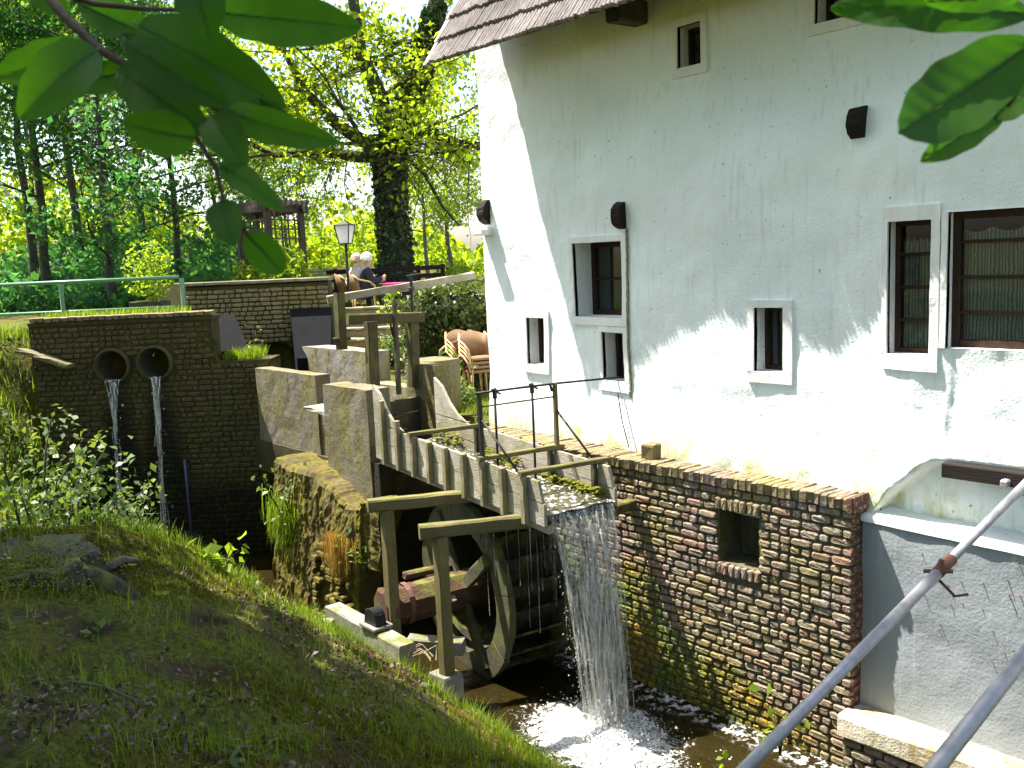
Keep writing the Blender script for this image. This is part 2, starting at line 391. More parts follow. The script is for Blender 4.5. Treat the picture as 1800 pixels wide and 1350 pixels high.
ground = grid_obj('ground', np.stack([GX, GY, GZ], -1).reshape(-1, 3), np.stack([ii, ii + 1, ii + nx + 1, ii + nx], -1), m_ground())
props(ground, kind='structure')

# terrace paving behind the sluice (sheet a few millimetres above the ground)
def m_pave():
    n = N('terrace_gravel'); c = n.mix(n.noise(20, 6), (.30, .26, .19), (.44, .39, .30)); return n.fin(c, .95, n.bump(n.noise(60, 4), .6, .01))
tb = B(); tv = [P(17.9, -4.2, 2.865), P(17.9, 6, 2.865), P(40, 12, 2.86), P(40, -9, 2.86)]
tb.add(tv, [(0, 1, 2, 3)]); props(tb.build('terrace', m_pave()), kind='structure')

# ------------------------------------------------------------------ water of the pool
def m_water(fall=False):
    n = N('pool_water'); h = n.noise(5, 5, .6); h2 = n.noise(22, 3)
    n.b.inputs['Transmission Weight'].default_value = .0
    c = n.mix(n.noise(1.2, 3), (.008, .006, .002), (.022, .016, .004))
    rough = .06
    if fall:                                            # froth around the foot of the fall
        x, y, z = n.sep(n.pos); dx = n.math('MULTIPLY', n.math('ADD', x, 5.12), .72); dy = n.math('ADD', y, -5.15)
        r = n.math('SQRT', n.math('ADD', n.math('MULTIPLY', dx, dx), n.math('MULTIPLY', dy, dy)))
        k = n.math('SUBTRACT', n.math('ADD', n.noise(10, 8, .72, None, None, 2.0), .42), n.math('MULTIPLY', r, .86))
        k = n.ramp(k, [(.47, 0), (.60, .6), (.8, .95)]); fine = n.ramp(n.noise(60, 3, .7), [(.3, .25), (.55, 1)])
        k = n.math('MULTIPLY', k, fine); c = n.mix(k, c, (.80, .81, .79)); rough = n.math('ADD', .06, n.math('MULTIPLY', k, .5))
        e1 = n.ramp(n.math('SUBTRACT', y, 5.0), [(.80, 0), (.98, 1)]); e1 = n.math('MULTIPLY', e1, n.ramp(n.noise(11, 6, .7), [(.5, 0), (.6, .8)])); c = n.mix(e1, c, (.7, .7, .66))
    return n.fin(c, rough, n.bump(h, .6, .06, n.bump(h2, .45, .015)), 0, .6)
wx = np.concatenate([np.arange(-13.4, -6.6, .12), np.arange(-6.6, -3.2, .03), np.arange(-3.2, 4.01, .12)]); wy = np.concatenate([np.arange(2.4, 4.4, .1), np.arange(4.4, 6.31, .03)])
WX, WY = np.meshgrid(wx, wy); rr = np.hypot(WX + 5.25, (WY - 5.3))
WZ = .006 * fbm(WX, WY, 3.0, 4, 3) + .015 * np.exp(-rr / .6) * np.sin(rr * 17) + .035 * np.exp(-(rr / .75) ** 2) * fbm(WX, WY, 9, 4, 1) + .008 * np.exp(-(rr / 1.6) ** 2) * fbm(WX, WY, 22, 3, 4)
m_, n_ = len(wx), len(wy); jj = np.arange(n_ - 1)[:, None] * m_ + np.arange(m_ - 1)[None, :]
props(grid_obj('pool_water', np.stack([WX, WY, WZ], -1).reshape(-1, 3), np.stack([jj, jj + 1, jj + m_ + 1, jj + m_], -1), m_water(True)), kind='structure')

# ------------------------------------------------------------------ mill house
mill = empty('mill_house', (-8.08, 6.45, 2.0))
props(mill, 'white plastered water mill with tiled eaves on a mossy brick base', 'building')
MI = Matrix.Translation((8.08, -6.45, -2.0))
def to(o, parent=mill, inv=MI):                       # parts are modelled in world metres, then hung under the thing
    o.parent = parent; o.matrix_parent_inverse = inv; return o

X0, X1 = -8.08, 1.2
def cove(x): return np.interp(x, [-3.45, -3.36, -3.25, -3.12, -3.02, -2.92, -2.8, 5], [1.0, 1.96, 2.12, 2.24, 2.34, 2.385, 2.39, 2.40])
def wall_y(x, z):
    x = np.asarray(x, float); z = np.asarray(z, float)
    # the old masonry is out of line: it swells towards the viewer around the middle and right of the wall
    lo = np.interp(x, [-8.2, -7.4, -6.6, -5.6, -4.8, -4.3, -3.75, -3.4, -3.1, -2.4, 2], [6.58, 6.565, 6.53, 6.43, 6.345, 6.365, 6.39, 6.355, 6.31, 6.30, 6.30])
    hi = np.interp(x, [-8.2, -3, 2], [6.60, 6.52, 6.50]); k = sstep(5.6, 4.4, z)
    y = hi * (1 - k) + lo * k - .04 * sstep(2.7, 2.1, z)
    y = y + .012 * sstep(-2.86 + .02 * np.sin(z * 9), -2.82 + .02 * np.sin(z * 9), x) * sstep(3.2, 3.1, z)       # the next bay is set back
    y = y + .012 * fbm(x, z, 2.2, 3, 4) + .004 * fbm(x, z, 9, 3, 6)
    rec = sstep(.02, -.03, z - cove(x)) * (x > -3.46)
    return y * (1 - rec) + (y + .17) * rec
#          x0     x1    z0    z1    frame(l,r,b,t)
WIN = [('top', -5.30, -5.04, 5.44, 5.78), ('topright', -3.99, -3.66, 5.53, 5.95), ('mid', -6.63, -5.93, 3.31, 4.02), ('low', -6.24, -5.93, 2.71, 3.17),
       ('slit', -7.40, -7.12, 2.79, 3.28), ('small', -4.43, -4.17, 2.92, 3.43), ('tall', -3.30, -2.98, 3.12, 4.04), ('big', -2.87, -1.45, 3.18, 4.08)]
ax = set(np.round(np.arange(X0, X1, .05), 3)) | {w[1] for w in WIN} | {w[2] for w in WIN}; az = set(np.round(np.arange(1.72, 6.6, .05), 3)) | {w[3] for w in WIN} | {w[4] for w in WIN}
ax |= set(np.round(np.arange(-3.5, -1.8, .02), 3)); az |= set(np.round(np.arange(1.8, 2.5, .02), 3))
def thin(s, keep):
    s = sorted(s); out = [s[0]]
    for q in s[1:]:
        if q - out[-1] < .008:
            if q in keep: out[-1] = q
        else: out.append(q)
    return np.array(out)
ax = thin(ax, {w[1] for w in WIN} | {w[2] for w in WIN}); az = thin(az, {w[3] for w in WIN} | {w[4] for w in WIN})
AX, AZ = np.meshgrid(ax, az); AY = wall_y(AX, AZ)
cx = (AX[:-1, :-1] + AX[1:, 1:]) / 2; cz = (AZ[:-1, :-1] + AZ[1:, 1:]) / 2
keep = np.ones(cx.shape, bool)
for w in WIN: keep &= ~((cx > w[1]) & (cx < w[2]) & (cz > w[3]) & (cz < w[4]))
na = len(ax); kk = np.arange(len(az) - 1)[:, None] * na + np.arange(na - 1)[None, :]
Q = np.stack([kk, kk + 1, kk + na + 1, kk + na], -1)[keep]
wall = to(grid_obj('plaster_wall', np.stack([AX, AY, AZ], -1).reshape(-1, 3), Q, WHITE))
# gable end, back, closing the house
bb = B(); bb.add([(X0, 6.6, 1.7), (X0, 6.6, 6.6), (X0, 11, 1.7), (X0, 11, 6.6), (X0, 8.8, 10.0), (X1, 6.6, 1.7), (X1, 6.6, 6.6), (X1, 11, 1.7), (X1, 11, 6.6), (X1, 8.8, 10.0)],
       [(0, 2, 3, 4, 1), (5, 6, 9, 8, 7), (2, 7, 8, 3)])
ys = wall_y(np.full(len(az), X0), az)
k = len(bb.v); bb.v += [(X0, float(y), float(z)) for y, z in zip(ys, az)] + [(X0 - .002, 6.62, float(z)) for z in az]
n0 = len(az); bb.f += [(k + i, k + i + 1, k + n0 + i + 1, k + n0 + i) for i in range(n0 - 1)]
to(bb.build('gable_wall', WHITE))

def window(tag, x0, x1, z0, z1, depth, muntx, muntz, curtain=False, band=(.07, .07, .1, .06), frame_mat=SASH, proud=.02):
    xm = (x0 + x1) / 2; yc = float(wall_y(x1, (z0 + z1) / 2)); e = empty('window', (xm, yc, z0)); to(e)
    inv = Matrix.Translation((-xm, -yc, -z0))
    def part(b, name, mat, sm=False): o = b.build(name, mat, None, sm); o.parent = e; o.matrix_parent_inverse = inv; return o
    yl = [float(wall_y(x, z)) for x in (x0, x1) for z in (z0, z1)]; yf = min(yl) - .002; yb = max(yl) + depth
    r = B()                                             # reveal: jambs, sill, head
    c = [(x0, z0), (x1, z0), (x1, z1), (x0, z1)]; ys_ = [yl[0], yl[2], yl[3], yl[1]]
    V = [(a, y - .004, b) for (a, b), y in zip(c, ys_)] + [(a, yb, b) for a, b in c]
    r.add(V, [(j, (j + 1) % 4, (j + 1) % 4 + 4, j + 4) for j in range(4)]); part(r, 'reveal', WHITE2)
    l, rt, bt, tp = band
    f = B(); s = .012
    def bar(xa, xb, za, zb):
        seg = max(2, int(max(xb - xa, zb - za) / .12)); V = []; Fc = []
        hor = (xb - xa) > (zb - za)
        for i in range(seg + 1):
            t = i / seg
            pts = [(xa + (xb - xa) * t, q) for q in (za, zb)] if hor else [(q, za + (zb - za) * t) for q in (xa, xb)]
            for (x, z) in pts:
                y = float(wall_y(x, z)); j = rnd.uniform(-.003, .003)
                V += [(x, y - proud + j, z), (x, y + .03, z)]
        for i in range(seg):
            a = i * 4; Fc += [(a, a + 4, a + 6, a + 2), (a, a + 1, a + 5, a + 4), (a + 2, a + 6, a + 7, a + 3)]
        Fc += [(0, 2, 3, 1), (seg*4, seg*4 + 1, seg*4 + 3, seg*4 + 2)]
        f.add(V, Fc)
    if l: bar(x0 - l, x0, z0, z1)
    if rt: bar(x1, x1 + rt, z0, z1)
    if bt: bar(x0 - l, x1 + rt, z0 - bt, z0)
    if tp: bar(x0 - l, x1 + rt, z1, z1 + tp)
    if f.v: part(f, 'plaster_surround', WHITE2)
    fw = .035 if x1 - x0 < .5 else .05; ys2 = yb - .045
    fr = B()
    for xa, xb, za, zb in ((x0, x0 + fw, z0, z1), (x1 - fw, x1, z0, z1), (x0 + fw, x1 - fw, z0, z0 + fw), (x0 + fw, x1 - fw, z1 - fw, z1)):
        fr.cbox(((xa + xb) / 2, ys2, (za + zb) / 2), (xb - xa, .05, zb - za), .005, jit=.001)
    part(fr, 'frame', frame_mat)
    xs = [x0 + fw] + [x0 + (x1 - x0) * q for q in muntx] + [x1 - fw]; zs = [z0 + fw] + [z0 + (z1 - z0) * q for q in muntz] + [z1 - fw]
    for q in muntx:
        mb = B(); wd = .09 if x1 - x0 > 1 else .035; mb.cbox((x0 + (x1 - x0) * q, ys2 - .003, (z0 + z1) / 2), (wd, .045, z1 - z0 - 2 * fw), .005); part(mb, 'mullion', frame_mat)
    for a in range(len(xs) - 1):
        for q in muntz:
            mb = B(); mb.cbox(((xs[a] + xs[a+1]) / 2, ys2 - .001, z0 + (z1 - z0) * q), (xs[a+1] - xs[a], .035, .022), .004); part(mb, 'glazing_bar', frame_mat)
        for b in range(len(zs) - 1):
            g = B(); t = rnd.uniform(-.004, .004)
            g.add([(xs[a], ys2 + .006 + t, zs[b]), (xs[a+1], ys2 + .006 - t, zs[b]), (xs[a+1], ys2 + .006 - t, zs[b+1]), (xs[a], ys2 + .006 + t, zs[b+1])], [(0, 1, 2, 3)]); part(g, 'pane', GLASSC if curtain else GLASS)
    if curtain:
        cv = B(); nn = 60; top = z1 - (z1 - z0) * .12; V = []
        for i in range(nn + 1):
            x = x0 + .02 + (x1 - x0 - .04) * i / nn; y = ys2 + .05 + .012 * math.sin(i * 1.3) + .006 * math.sin(i * .53)
            V += [(x, y, z0 + .02), (x, y, top - .03 * abs(math.sin(i * .35)))]
        cv.add(V, [(2*i, 2*i + 2, 2*i + 3, 2*i + 1) for i in range(nn)]); part(cv, 'lace_curtain', CURT, True)
    dk = B(); yd = yb + .6
    dk.add([(x0 - .1, yd, z0 - .1), (x1 + .1, yd, z0 - .1), (x1 + .1, yd, z1 + .1), (x0 - .1, yd, z1 + .1), (x0 - .1, yb, z0 - .1), (x1 + .1, yb, z0 - .1), (x1 + .1, yb, z1 + .1), (x0 - .1, yb, z1 + .1)],
           [(0, 1, 2, 3), (0, 4, 5, 1), (1, 5, 6, 2), (2, 6, 7, 3), (3, 7, 4, 0)]); part(dk, 'room_shell', ROOM)
    return e
def m_pane():
    n = N('clear_pane'); tr = n.node('BsdfTransparent'); gl = n.node('BsdfGlossy'); gl.inputs['Roughness'].default_value = .03
    fr = n.node('Fresnel'); fr.inputs[0].default_value = 1.5; mx = n.node('MixShader'); n.ln(fr.outputs[0], mx.inputs[0]); tr.inputs[0].default_value = (.8, .85, .82, 1)
    n.ln(tr.outputs[0], mx.inputs[1]); n.ln(gl.outputs[0], mx.inputs[2]); n.ln(mx.outputs[0], n.out.inputs[0]); return n.m
GLASSC = m_pane(); ROOM = m_plain('dark_room', (.03, .028, .025), .9)
for t, x0, x1, z0, z1 in WIN:
    if t in ('top', 'topright'): window(t, x0, x1, z0, z1, .2, [], [.5], band=(.05, .06, .08, .07))
    elif t == 'mid': window(t, x0, x1, z0, z1, .30, [.72], [.5], band=(.05, .06, .08, .06), frame_mat=SASHG)  if 'SASHG' in globals() else window(t, x0, x1, z0, z1, .30, [.72], [.5], band=(.05, .06, .08, .06))
    elif t == 'low': window(t, x0, x1, z0, z1, .24, [], [.45], band=(.05, .06, .1, .055))
    elif t == 'slit': window(t, x0, x1, z0, z1, .22, [], [], band=(.06, .07, .09, .07))
    elif t == 'small': window(t, x0, x1, z0, z1, .19, [], [], band=(.055, .08, .09, .06))
    elif t == 'tall': window(t, x0, x1, z0, z1, .16, [], [.25, .5, .75], True, band=(.04, .06, .11, .1))
    else: window(t, x0, x1, z0, z1, .13, [.42], [.26, .52, .78], True, band=(.04, .0, .0, .0))

# half-round dark blocks fixed on the wall
for (x, z, r) in ((-8.0, 4.41, .135), (-5.93, 4.25, .125), (-3.56, 4.75, .115)):
    y = float(wall_y(x, z)); b = B(); V = []; n = 14
    for s_ in (0, 1):
        for i in range(n + 1):
            a = math.pi * (i / n - .5); q = r * (1 + rnd.uniform(-.05, .05)); V.append((x - .05 + .11 * s_, y + .02 - q * math.cos(a) * .95, z + q * math.sin(a)))
    b.add(V, [tuple(range(n, -1, -1)), tuple(range(n + 1, 2*n + 2))] + [(i, i + 1, n + 2 + i, n + 1 + i) for i in range(n)] + [(n, 0, n + 1, 2*n + 1)])
    to(b.build('half_round_block', BLKWOOD))
b = B(); b.cbox((-7.99, 6.52, 4.20), (.17, .2, .07), .01, jit=.004); to(b.build('wall_bracket', WHITE2))
# a hairline conduit and cracks hanging under the lower window, modelled as thin wires
b = B(); b.tube([(-6.02, float(wall_y(-6.02, 2.6)) - .02, 2.6), (-5.93, 6.40, 2.35), (-5.85, 6.40, 2.1)], .006, 5); to(b.build('hanging_wire', IRON))
b = B()
for q in range(26):
    z = 2.6 + 1.5 * q / 25
    b.cbox((-5.86, float(wall_y(-5.86, z)) - .012, z), (.02, .02, .065), .004, jit=.004)
to(b.build('edge_strip', m_plain('stained_edge', (.28, .27, .16), .9, 0, .7, 30)))

# ------------------------------------------------------------------ roof
EY, EZ, PIT = 5.88, 5.865, R(57)
roof = empty('roof', (X0, EY, EZ)); to(roof); RI = Matrix.Translation((-X0, -EY, -EZ))
TILE = m_wood('old_tile', (.13, .112, .105), (.34, .30, .28), 0, (10, 2, 2), .4)
sl = Vector((0, math.cos(PIT), math.sin(PIT))); nl = Vector((0, -math.sin(PIT), math.cos(PIT)))
XE0, XE1 = -7.95, 1.3
per = .046
for row in range(9):
    # each course is a strip of narrow ribbed tiles, its lower edge lapping the course below
    V = []; Fc = []; s0 = row * .29; ln = .36; nc = int((XE1 - XE0) / per)
    for cidx in range(nc):
        xa = XE0 + cidx * per; dl = rnd.uniform(-.012, .012); dh = rnd.uniform(-.003, .004); k = len(V)
        if rnd.random() < .05: dl += .02
        prof = [(0, -.004), (.14, .012), (.38, .021), (.62, .021), (.86, .012), (1.0, -.004)]
        for (s_, lift) in ((s0 + dl, .046), (s0 + ln, .006)):
            for u, h in prof:
                p = sl * s_ + nl * (lift + h + dh); V.append((xa + u * per * .97, EY + p.y, EZ + p.z))
        for u, h in ((0, -.012), (1.0, -.012)):
            p = sl * (s0 + dl) + nl * (.046 + h - .01 + dh); V.append((xa + u * per * .97, EY + p.y, EZ + p.z))
        Fc += [(k + i, k + i + 1, k + 7 + i, k + 6 + i) for i in range(5)] + [(k + 12, k + 13, k + 5, k + 4, k + 3, k + 2, k + 1, k)]
    o = B().add(V, Fc).build('tile_course', TILE); o.parent = roof; o.matrix_parent_inverse = RI; o['kind'] = 'stuff'
b = B(); p1 = sl * 3.2
b.add([(XE0 + .01, EY + .05, EZ + .077), (XE1, EY + .05, EZ + .077), (XE1, EY + p1.y, EZ + p1.z), (XE0 + .01, EY + p1.y, EZ + p1.z), (XE0 + .01, EY + .08, EZ + .042), (XE1, EY + .08, EZ + .042), (XE1, EY + p1.y + .03, EZ + p1.z - .035), (XE0 + .01, EY + p1.y + .03, EZ + p1.z - .035)],
      [(0, 1, 2, 3), (7, 6, 5, 4), (0, 4, 5, 1), (0, 3, 7, 4)])
o = b.build('roof_boarding', WOODD); o.parent = roof; o.matrix_parent_inverse = RI
b = B()
for q in range(11):
    a = Vector((XE0 - .012, EY, EZ)) + sl * (.29 * q - .02) + nl * .045; c = a + sl * .33 - nl * .012
    b.beam(a, c, .055, .03, .005, 2, .003, up=nl)
o = b.build('verge_tiles', m_plain('verge_tile', (.50, .44, .42), .8, 0, .4, 20)); o.parent = roof; o.matrix_parent_inverse = RI
for i, x in enumerate((-7.3, -6.98, -6.6, -6.15, -4.4, -3.0)):
    b = B(); b.beam((x, 6.08, 5.99), (x, 6.75, 6.70), .07, .09, .01, 3); o = b.build('rafter_end', WOODR); o.parent = roof; o.matrix_parent_inverse = RI
b = B(); b.beam((-5.72, 6.2, 5.97), (-5.72, 6.8, 5.99), .17, .2, .02, 3); o = b.build('tie_beam_end', WOODD); o.parent = roof; o.matrix_parent_inverse = RI

# ------------------------------------------------------------------ brick base of the mill
base = empty('brick_base', (-3.43, 6.1, 0)); to(base); BI = Matrix.Translation((3.43, -6.1, 0))
def sub(o, e=base, inv=BI): o.parent = e; o.matrix_parent_inverse = inv; return o
def brick_cells(u0, u1, z0, z1, ch, holes=(), sl_=(.175, .088), seed=1, joint=.016):
    q = random.Random(seed); out = []; z = z0; row = 0
    while z + ch * .6 < z1:
        u = u1; h = ch - joint; first = row % 2
        while u > u0 + .03:
            w = (sl_[0] if (first or q.random() < .42) else sl_[1]) * q.uniform(.9, 1.08); first = 0
            a = max(u - w, u0); segs = [(a, u)]
            for hx0, hx1, hz0, hz1 in holes:
                if z + h > hz0 + .01 and z < hz1 - .01:
                    ns = []
                    for s0, s1 in segs:
                        if s1 <= hx0 or s0 >= hx1: ns.append((s0, s1))
                        else:
                            if s0 < hx0 - .03: ns.append((s0, hx0))
                            if s1 > hx1 + .03: ns.append((hx1, s1))
                    segs = ns
            for s0, s1 in segs:
                if s1 - s0 > .03: out.append(((s0 + s1) / 2, z + h / 2 + q.uniform(-.004, .004), s1 - s0 - joint, h * q.uniform(.9, 1.03)))
            u = a
        z += ch; row += 1
    return out
def brick_mesh(name, mat, k):
    """unit brick facing -Y: rounded worn arris, uneven face"""
    q = random.Random(k * 13 + 5); V = []; J = lambda a: q.uniform(-a, a)
    for i in range(8):                                  # outer octagonal outline on the face plane, then rear
        a = [(-.5, -.28), (-.38, -.5), (.38, -.5), (.5, -.28), (.5, .28), (.38, .5), (-.38, .5), (-.5, .28)][i]
        V.append((a[0] + J(.03), -.36 + J(.06), a[1] + J(.05)))
    for i in range(8): V.append((V[i][0] * .84 + J(.02), -.5 + J(.05), V[i][2] * .70 + J(.03)))
    for i in range(8): V.append((V[i][0], .5, V[i][2]))
    Fc = [(8, 9, 10, 15), (15, 10, 11, 14), (14, 11, 12, 13)] + [(i, (i+1) % 8, (i+1) % 8 + 8, i + 8) for i in range(8)] + [((i+1) % 8, i, i + 16, (i+1) % 8 + 16) for i in range(8)]
    return V, Fc
def joined_bricks(name, cells, mat, place, depth=.06, parent=None):
    b = B(); var = [brick_mesh(name, mat, k) for k in range(10)]
    for i, (u, z, w, h) in enumerate(cells):
        V, Fc = var[rnd.randrange(10)]; pr = rnd.uniform(-.008, .008)
        b.add([place(u + x * w, z + zz * h, y * depth + pr) for x, y, zz in V], Fc)
    o = b.build(name, mat, parent, False); o['kind'] = 'stuff'; return o
NX0, NX1, NZ0, NZ1 = -4.62, -4.235, 1.35, 1.80
holes = [(NX0, NX1, NZ0, NZ1), (NX0 - .02, NX1 + .02, NZ1, NZ1 + .11), (NX0 - .02, NX1 + .02, NZ0 - .11, NZ0)]
cells = brick_cells(-8.05, -3.43, -.22, 1.975, .0715, holes, seed=3)
cells.sort(key=lambda c: -(c[2] * c[3]) / (abs(c[0] + 1.0) ** 2))
vis = [c for c in cells if c[1] > .05]
near = vis[:300]; ns = set(id(c) for c in near); rest = [c for c in cells if id(c) not in ns]
BM = []
for k in range(10):
    V, Fc = brick_mesh('brick', BRICK, k); BM.append(B().add(V, Fc).mesh('brick', BRICK))
for (u, z, w, h) in near:
    o = link('brick', BM[rnd.randrange(10)]); o.location = (u, 6.1 + .028 + rnd.uniform(-.008, .008), z); o.scale = (w, .06, h)
    o.rotation_euler = (rnd.uniform(-.06, .06), rnd.uniform(-.012, .012), rnd.uniform(-.03, .03)); sub(o)
sub(joined_bricks('brickwork', rest, BRICK, lambda u, z, y: (u, 6.128 + y, z)))
# mortar body with the niche cut in
b = B(); YF = 6.122
b.add([(-8.1, YF, -.8), (NX0, YF, -.8), (NX1, YF, -.8), (-3.445, YF, -.8), (-8.1, YF, NZ0), (NX0, YF, NZ0), (NX1, YF, NZ0), (-3.445, YF, NZ0),
       (-8.1, YF, NZ1), (NX0, YF, NZ1), (NX1, YF, NZ1), (-3.445, YF, NZ1), (-8.1, YF, 2.0), (NX0, YF, 2.0), (NX1, YF, 2.0), (-3.445, YF, 2.0),
       (NX0, 6.42, NZ0), (NX1, 6.42, NZ0), (NX1, 6.42, NZ1), (NX0, 6.42, NZ1), (-3.445, 6.55, -.8), (-3.445, 6.55, 2.0), (-8.1, 6.6, 2.0), (-8.1, 6.6, -.8)],
      [(0, 1, 5, 4), (1, 2, 6, 5), (2, 3, 7, 6), (4, 5, 9, 8), (6, 7, 11, 10), (8, 9, 13, 12), (9, 10, 14, 13), (10, 11, 15, 14),
       (5, 6, 17, 16), (6, 10, 18, 17), (10, 9, 19, 18), (9, 5, 16, 19), (16, 17, 18, 19), (3, 20, 21, 7), (7, 21, 15), (12, 13, 14, 15, 21, 22), (0, 12, 22, 23)])
sub(b.build('mortar_body', MORT))
for nm, z, hh in (('arch_brick', NZ1 + .052, .10), ('sill_brick', NZ0 - .05, .095)):
    for i in range(7):
        w = (NX1 - NX0 + .04) / 7; o = link(nm, BM[(i * 3) % 10]); x = NX0 - .02 + w * (i + .5)
        o.location = (x, 6.12 + rnd.uniform(-.01, .01), z + rnd.uniform(-.006, .006)); o.scale = (hh * .98, .08, w * .84); o.rotation_euler = (0, R(90) + rnd.uniform(-.05, .05), 0); sub(o)
x = -3.44; i = 0
CM = []
for k in range(6):
    cbm = B(); cbm.cbox((0, 0, 0), (1, 1, 1), .12, jit=.05); CM.append(cbm.mesh('coping_brick', BRICKC if 'BRICKC' in globals() else BRICK))
while x > -8.0:
    w = rnd.uniform(.052, .066); o = link('coping_brick', CM[i % 6]); yb = float(wall_y(x, 2.1))
    o.location = (x - w / 2, (6.075 + yb + .02) / 2, 2.035 + rnd.uniform(-.006, .006)); o.scale = (w * .92, yb + .02 - 6.075 + rnd.uniform(-.012, .012), .10); o.rotation_euler = (R(-2), rnd.uniform(-.03, .03), 0); sub(o)
    x -= w; i += 1
b = B(); b.cbox((-5.75, 6.27, 2.025), (4.6, .33, .09), .01); sub(b.build('coping_mortar', MORT))
ec = brick_cells(6.10, 6.50, -.2, 1.99, .0715, seed=9)
sub(joined_bricks('end_brickwork', ec, BRICKR, lambda u, z, y: (-3.462 - y, u, z), .06))
for z in (1.99, 2.05): pass
b = B(); b.cbox((-3.437, 6.28, 2.035), (.05, .42, .118), .008, jit=.003); sub(b.build('end_coping_brick', BRICKR))
b = B(); b.cbox((-3.41, 6.42, 1.95), (.1, .16, .20), .03, jit=.02); sub(b.build('corner_mortar', MOSSW))
b = B(); b.cbox((-5.44, 6.24, 2.15), (.13, .14, .13), .012, jit=.01, rz=.1); o = b.build('loose_block', WOODY2); props(o, 'small brown wooden block standing on the brick coping', 'block')

# grey cement wall to the right of the bricks, with sloping white ledge, lower sill and black beam
right = empty('cement_plinth', (-3.43, 6.24, .4)); to(right); GI = Matrix.Translation((3.43, -6.24, -.4))
gu = np.arange(-3.43, 1.2, .06); gz = np.arange(.2, 1.931, .06)
GU, GZZ = np.meshgrid(gu, gz); GYY = 6.245 + .01 * fbm(GU, GZZ, 3, 3, 8) - .03 * sstep(1.2, .3, GZZ)
k_ = len(gu); q_ = np.arange(len(gz) - 1)[:, None] * k_ + np.arange(k_ - 1)[None, :]
sub(grid_obj('cement_face', np.stack([GU, GYY, GZZ], -1).reshape(-1, 3), np.stack([q_, q_ + 1, q_ + k_ + 1, q_ + k_], -1), GREYG if 'GREYG' in globals() else GREYP), right, GI)
b = B(); V = []; xs = np.arange(-3.44, 1.2, .08)
for x in xs:
    zt = 1.935 - .02 * (x + 3.4); V += [(x, 6.232 + rnd.uniform(-.003, .003), zt - .045), (x, 6.235 + rnd.uniform(-.003, .003), zt), (x, 6.56, zt + .06)]
b.add(V, [(3*i + j, 3*i + 3 + j, 3*i + 4 + j, 3*i + 1 + j) for i in range(len(xs) - 1) for j in (0, 1)]); sub(b.build('sloping_ledge', WHITE2, None, True), right, GI)
b = B(); b.beam((-3.46, 6.12, .40), (1.2, 6.12, .42), .34, .17, .02, 14, .008); sub(b.build('stone_sill', m_concrete('pale_sill_stone', (.52, .47, .36), (.40, .36, .26), .3, ((.2, .13, .03), (.4, .26, .06)))), right, GI)
cl2 = brick_cells(-3.44, -.5, -.25, .32, .0715, seed=21); sub(joined_bricks('sill_brickwork', cl2, BRICK, lambda u, z, y: (u, 6.0 + y, z)), right, GI)
b = B(); b.cbox((-1.1, 6.32, 0.0), (4.7, .6, .64), .004); sub(b.build('footing', MORT), right, GI)
b = B()
for i in range(34):
    x, z = rnd.uniform(-3.05, -1.6), rnd.uniform(1.0, 1.86); b.tube([(x, 6.25, z), (x + rnd.uniform(-.01, .01), 6.25 - rnd.uniform(.012, .035), z - rnd.uniform(0, .012))], [.004, .0025], 5)
o = sub(b.build('rusty_nails', RUSTY), right, GI); o['kind'] = 'stuff'
b = B(); b.beam((-2.84, 6.30, 2.36), (.6, 6.30, 2.37), .2, .1, .008, 6, .002); to(b.build('black_beam', BLKWOOD))
b = B(); b.cbox((-2.42, 6.18, 2.34), (.05, .06, .05), .01); to(b.build('beam_bolt', GALV))
# ------------------------------------------------------------------ wooden flume
FA = R(6); OX, OY = -5.40, 4.92
def FL(s, w, z): return Vector((OX - s * math.cos(FA) + w * math.sin(FA), OY + s * math.sin(FA) + w * math.cos(FA), z))
def zb(s): return 1.795 + .042 * s
flume = empty('water_flume', FL(0, 0, 1.79), 0); FI = Matrix.Translation(-FL(0, 0, 1.79))
props(flume, 'weathered wooden flume on trestles carrying water to the wheel', 'flume')
def hang(o, e, inv): o.parent = e; o.matrix_parent_inverse = inv; return o
fl = lambda b, nm, m, sm=False: hang(b.build(nm, m, None, sm), flume, FI)
FW, FH = .71, .33
def plank(pts_b, pts_t, w, th, nm, m):
    """upright plank following lower/upper edges (lists of (s,z)), at lateral w"""
    b = B(); V = []; n = len(pts_b)
    for (s0, z0), (s1, z1) in zip(pts_b, pts_t):
        j = lambda: rnd.uniform(-.0035, .0035)
        V += [FL(s0, w + j(), z0 + j()), FL(s1, w + j(), z1 + j()), FL(s0, w + th + j(), z0), FL(s1, w + th + j(), z1 + j())]
    Fc = []
    for i in range(n - 1):
        a = 4 * i; Fc += [(a, a + 4, a + 5, a + 1), (a + 2, a + 3, a + 7, a + 6), (a + 1, a + 5, a + 7, a + 3), (a, a + 2, a + 6, a + 4)]
    Fc += [(0, 1, 3, 2), (4*n - 4, 4*n - 2, 4*n - 1, 4*n - 3)]
    b.add(V, Fc); return fl(b, nm, m)
S = [0.0, .3, .6, .9, 1.2, 1.5, 1.8, 2.1, 2.4, 2.7]
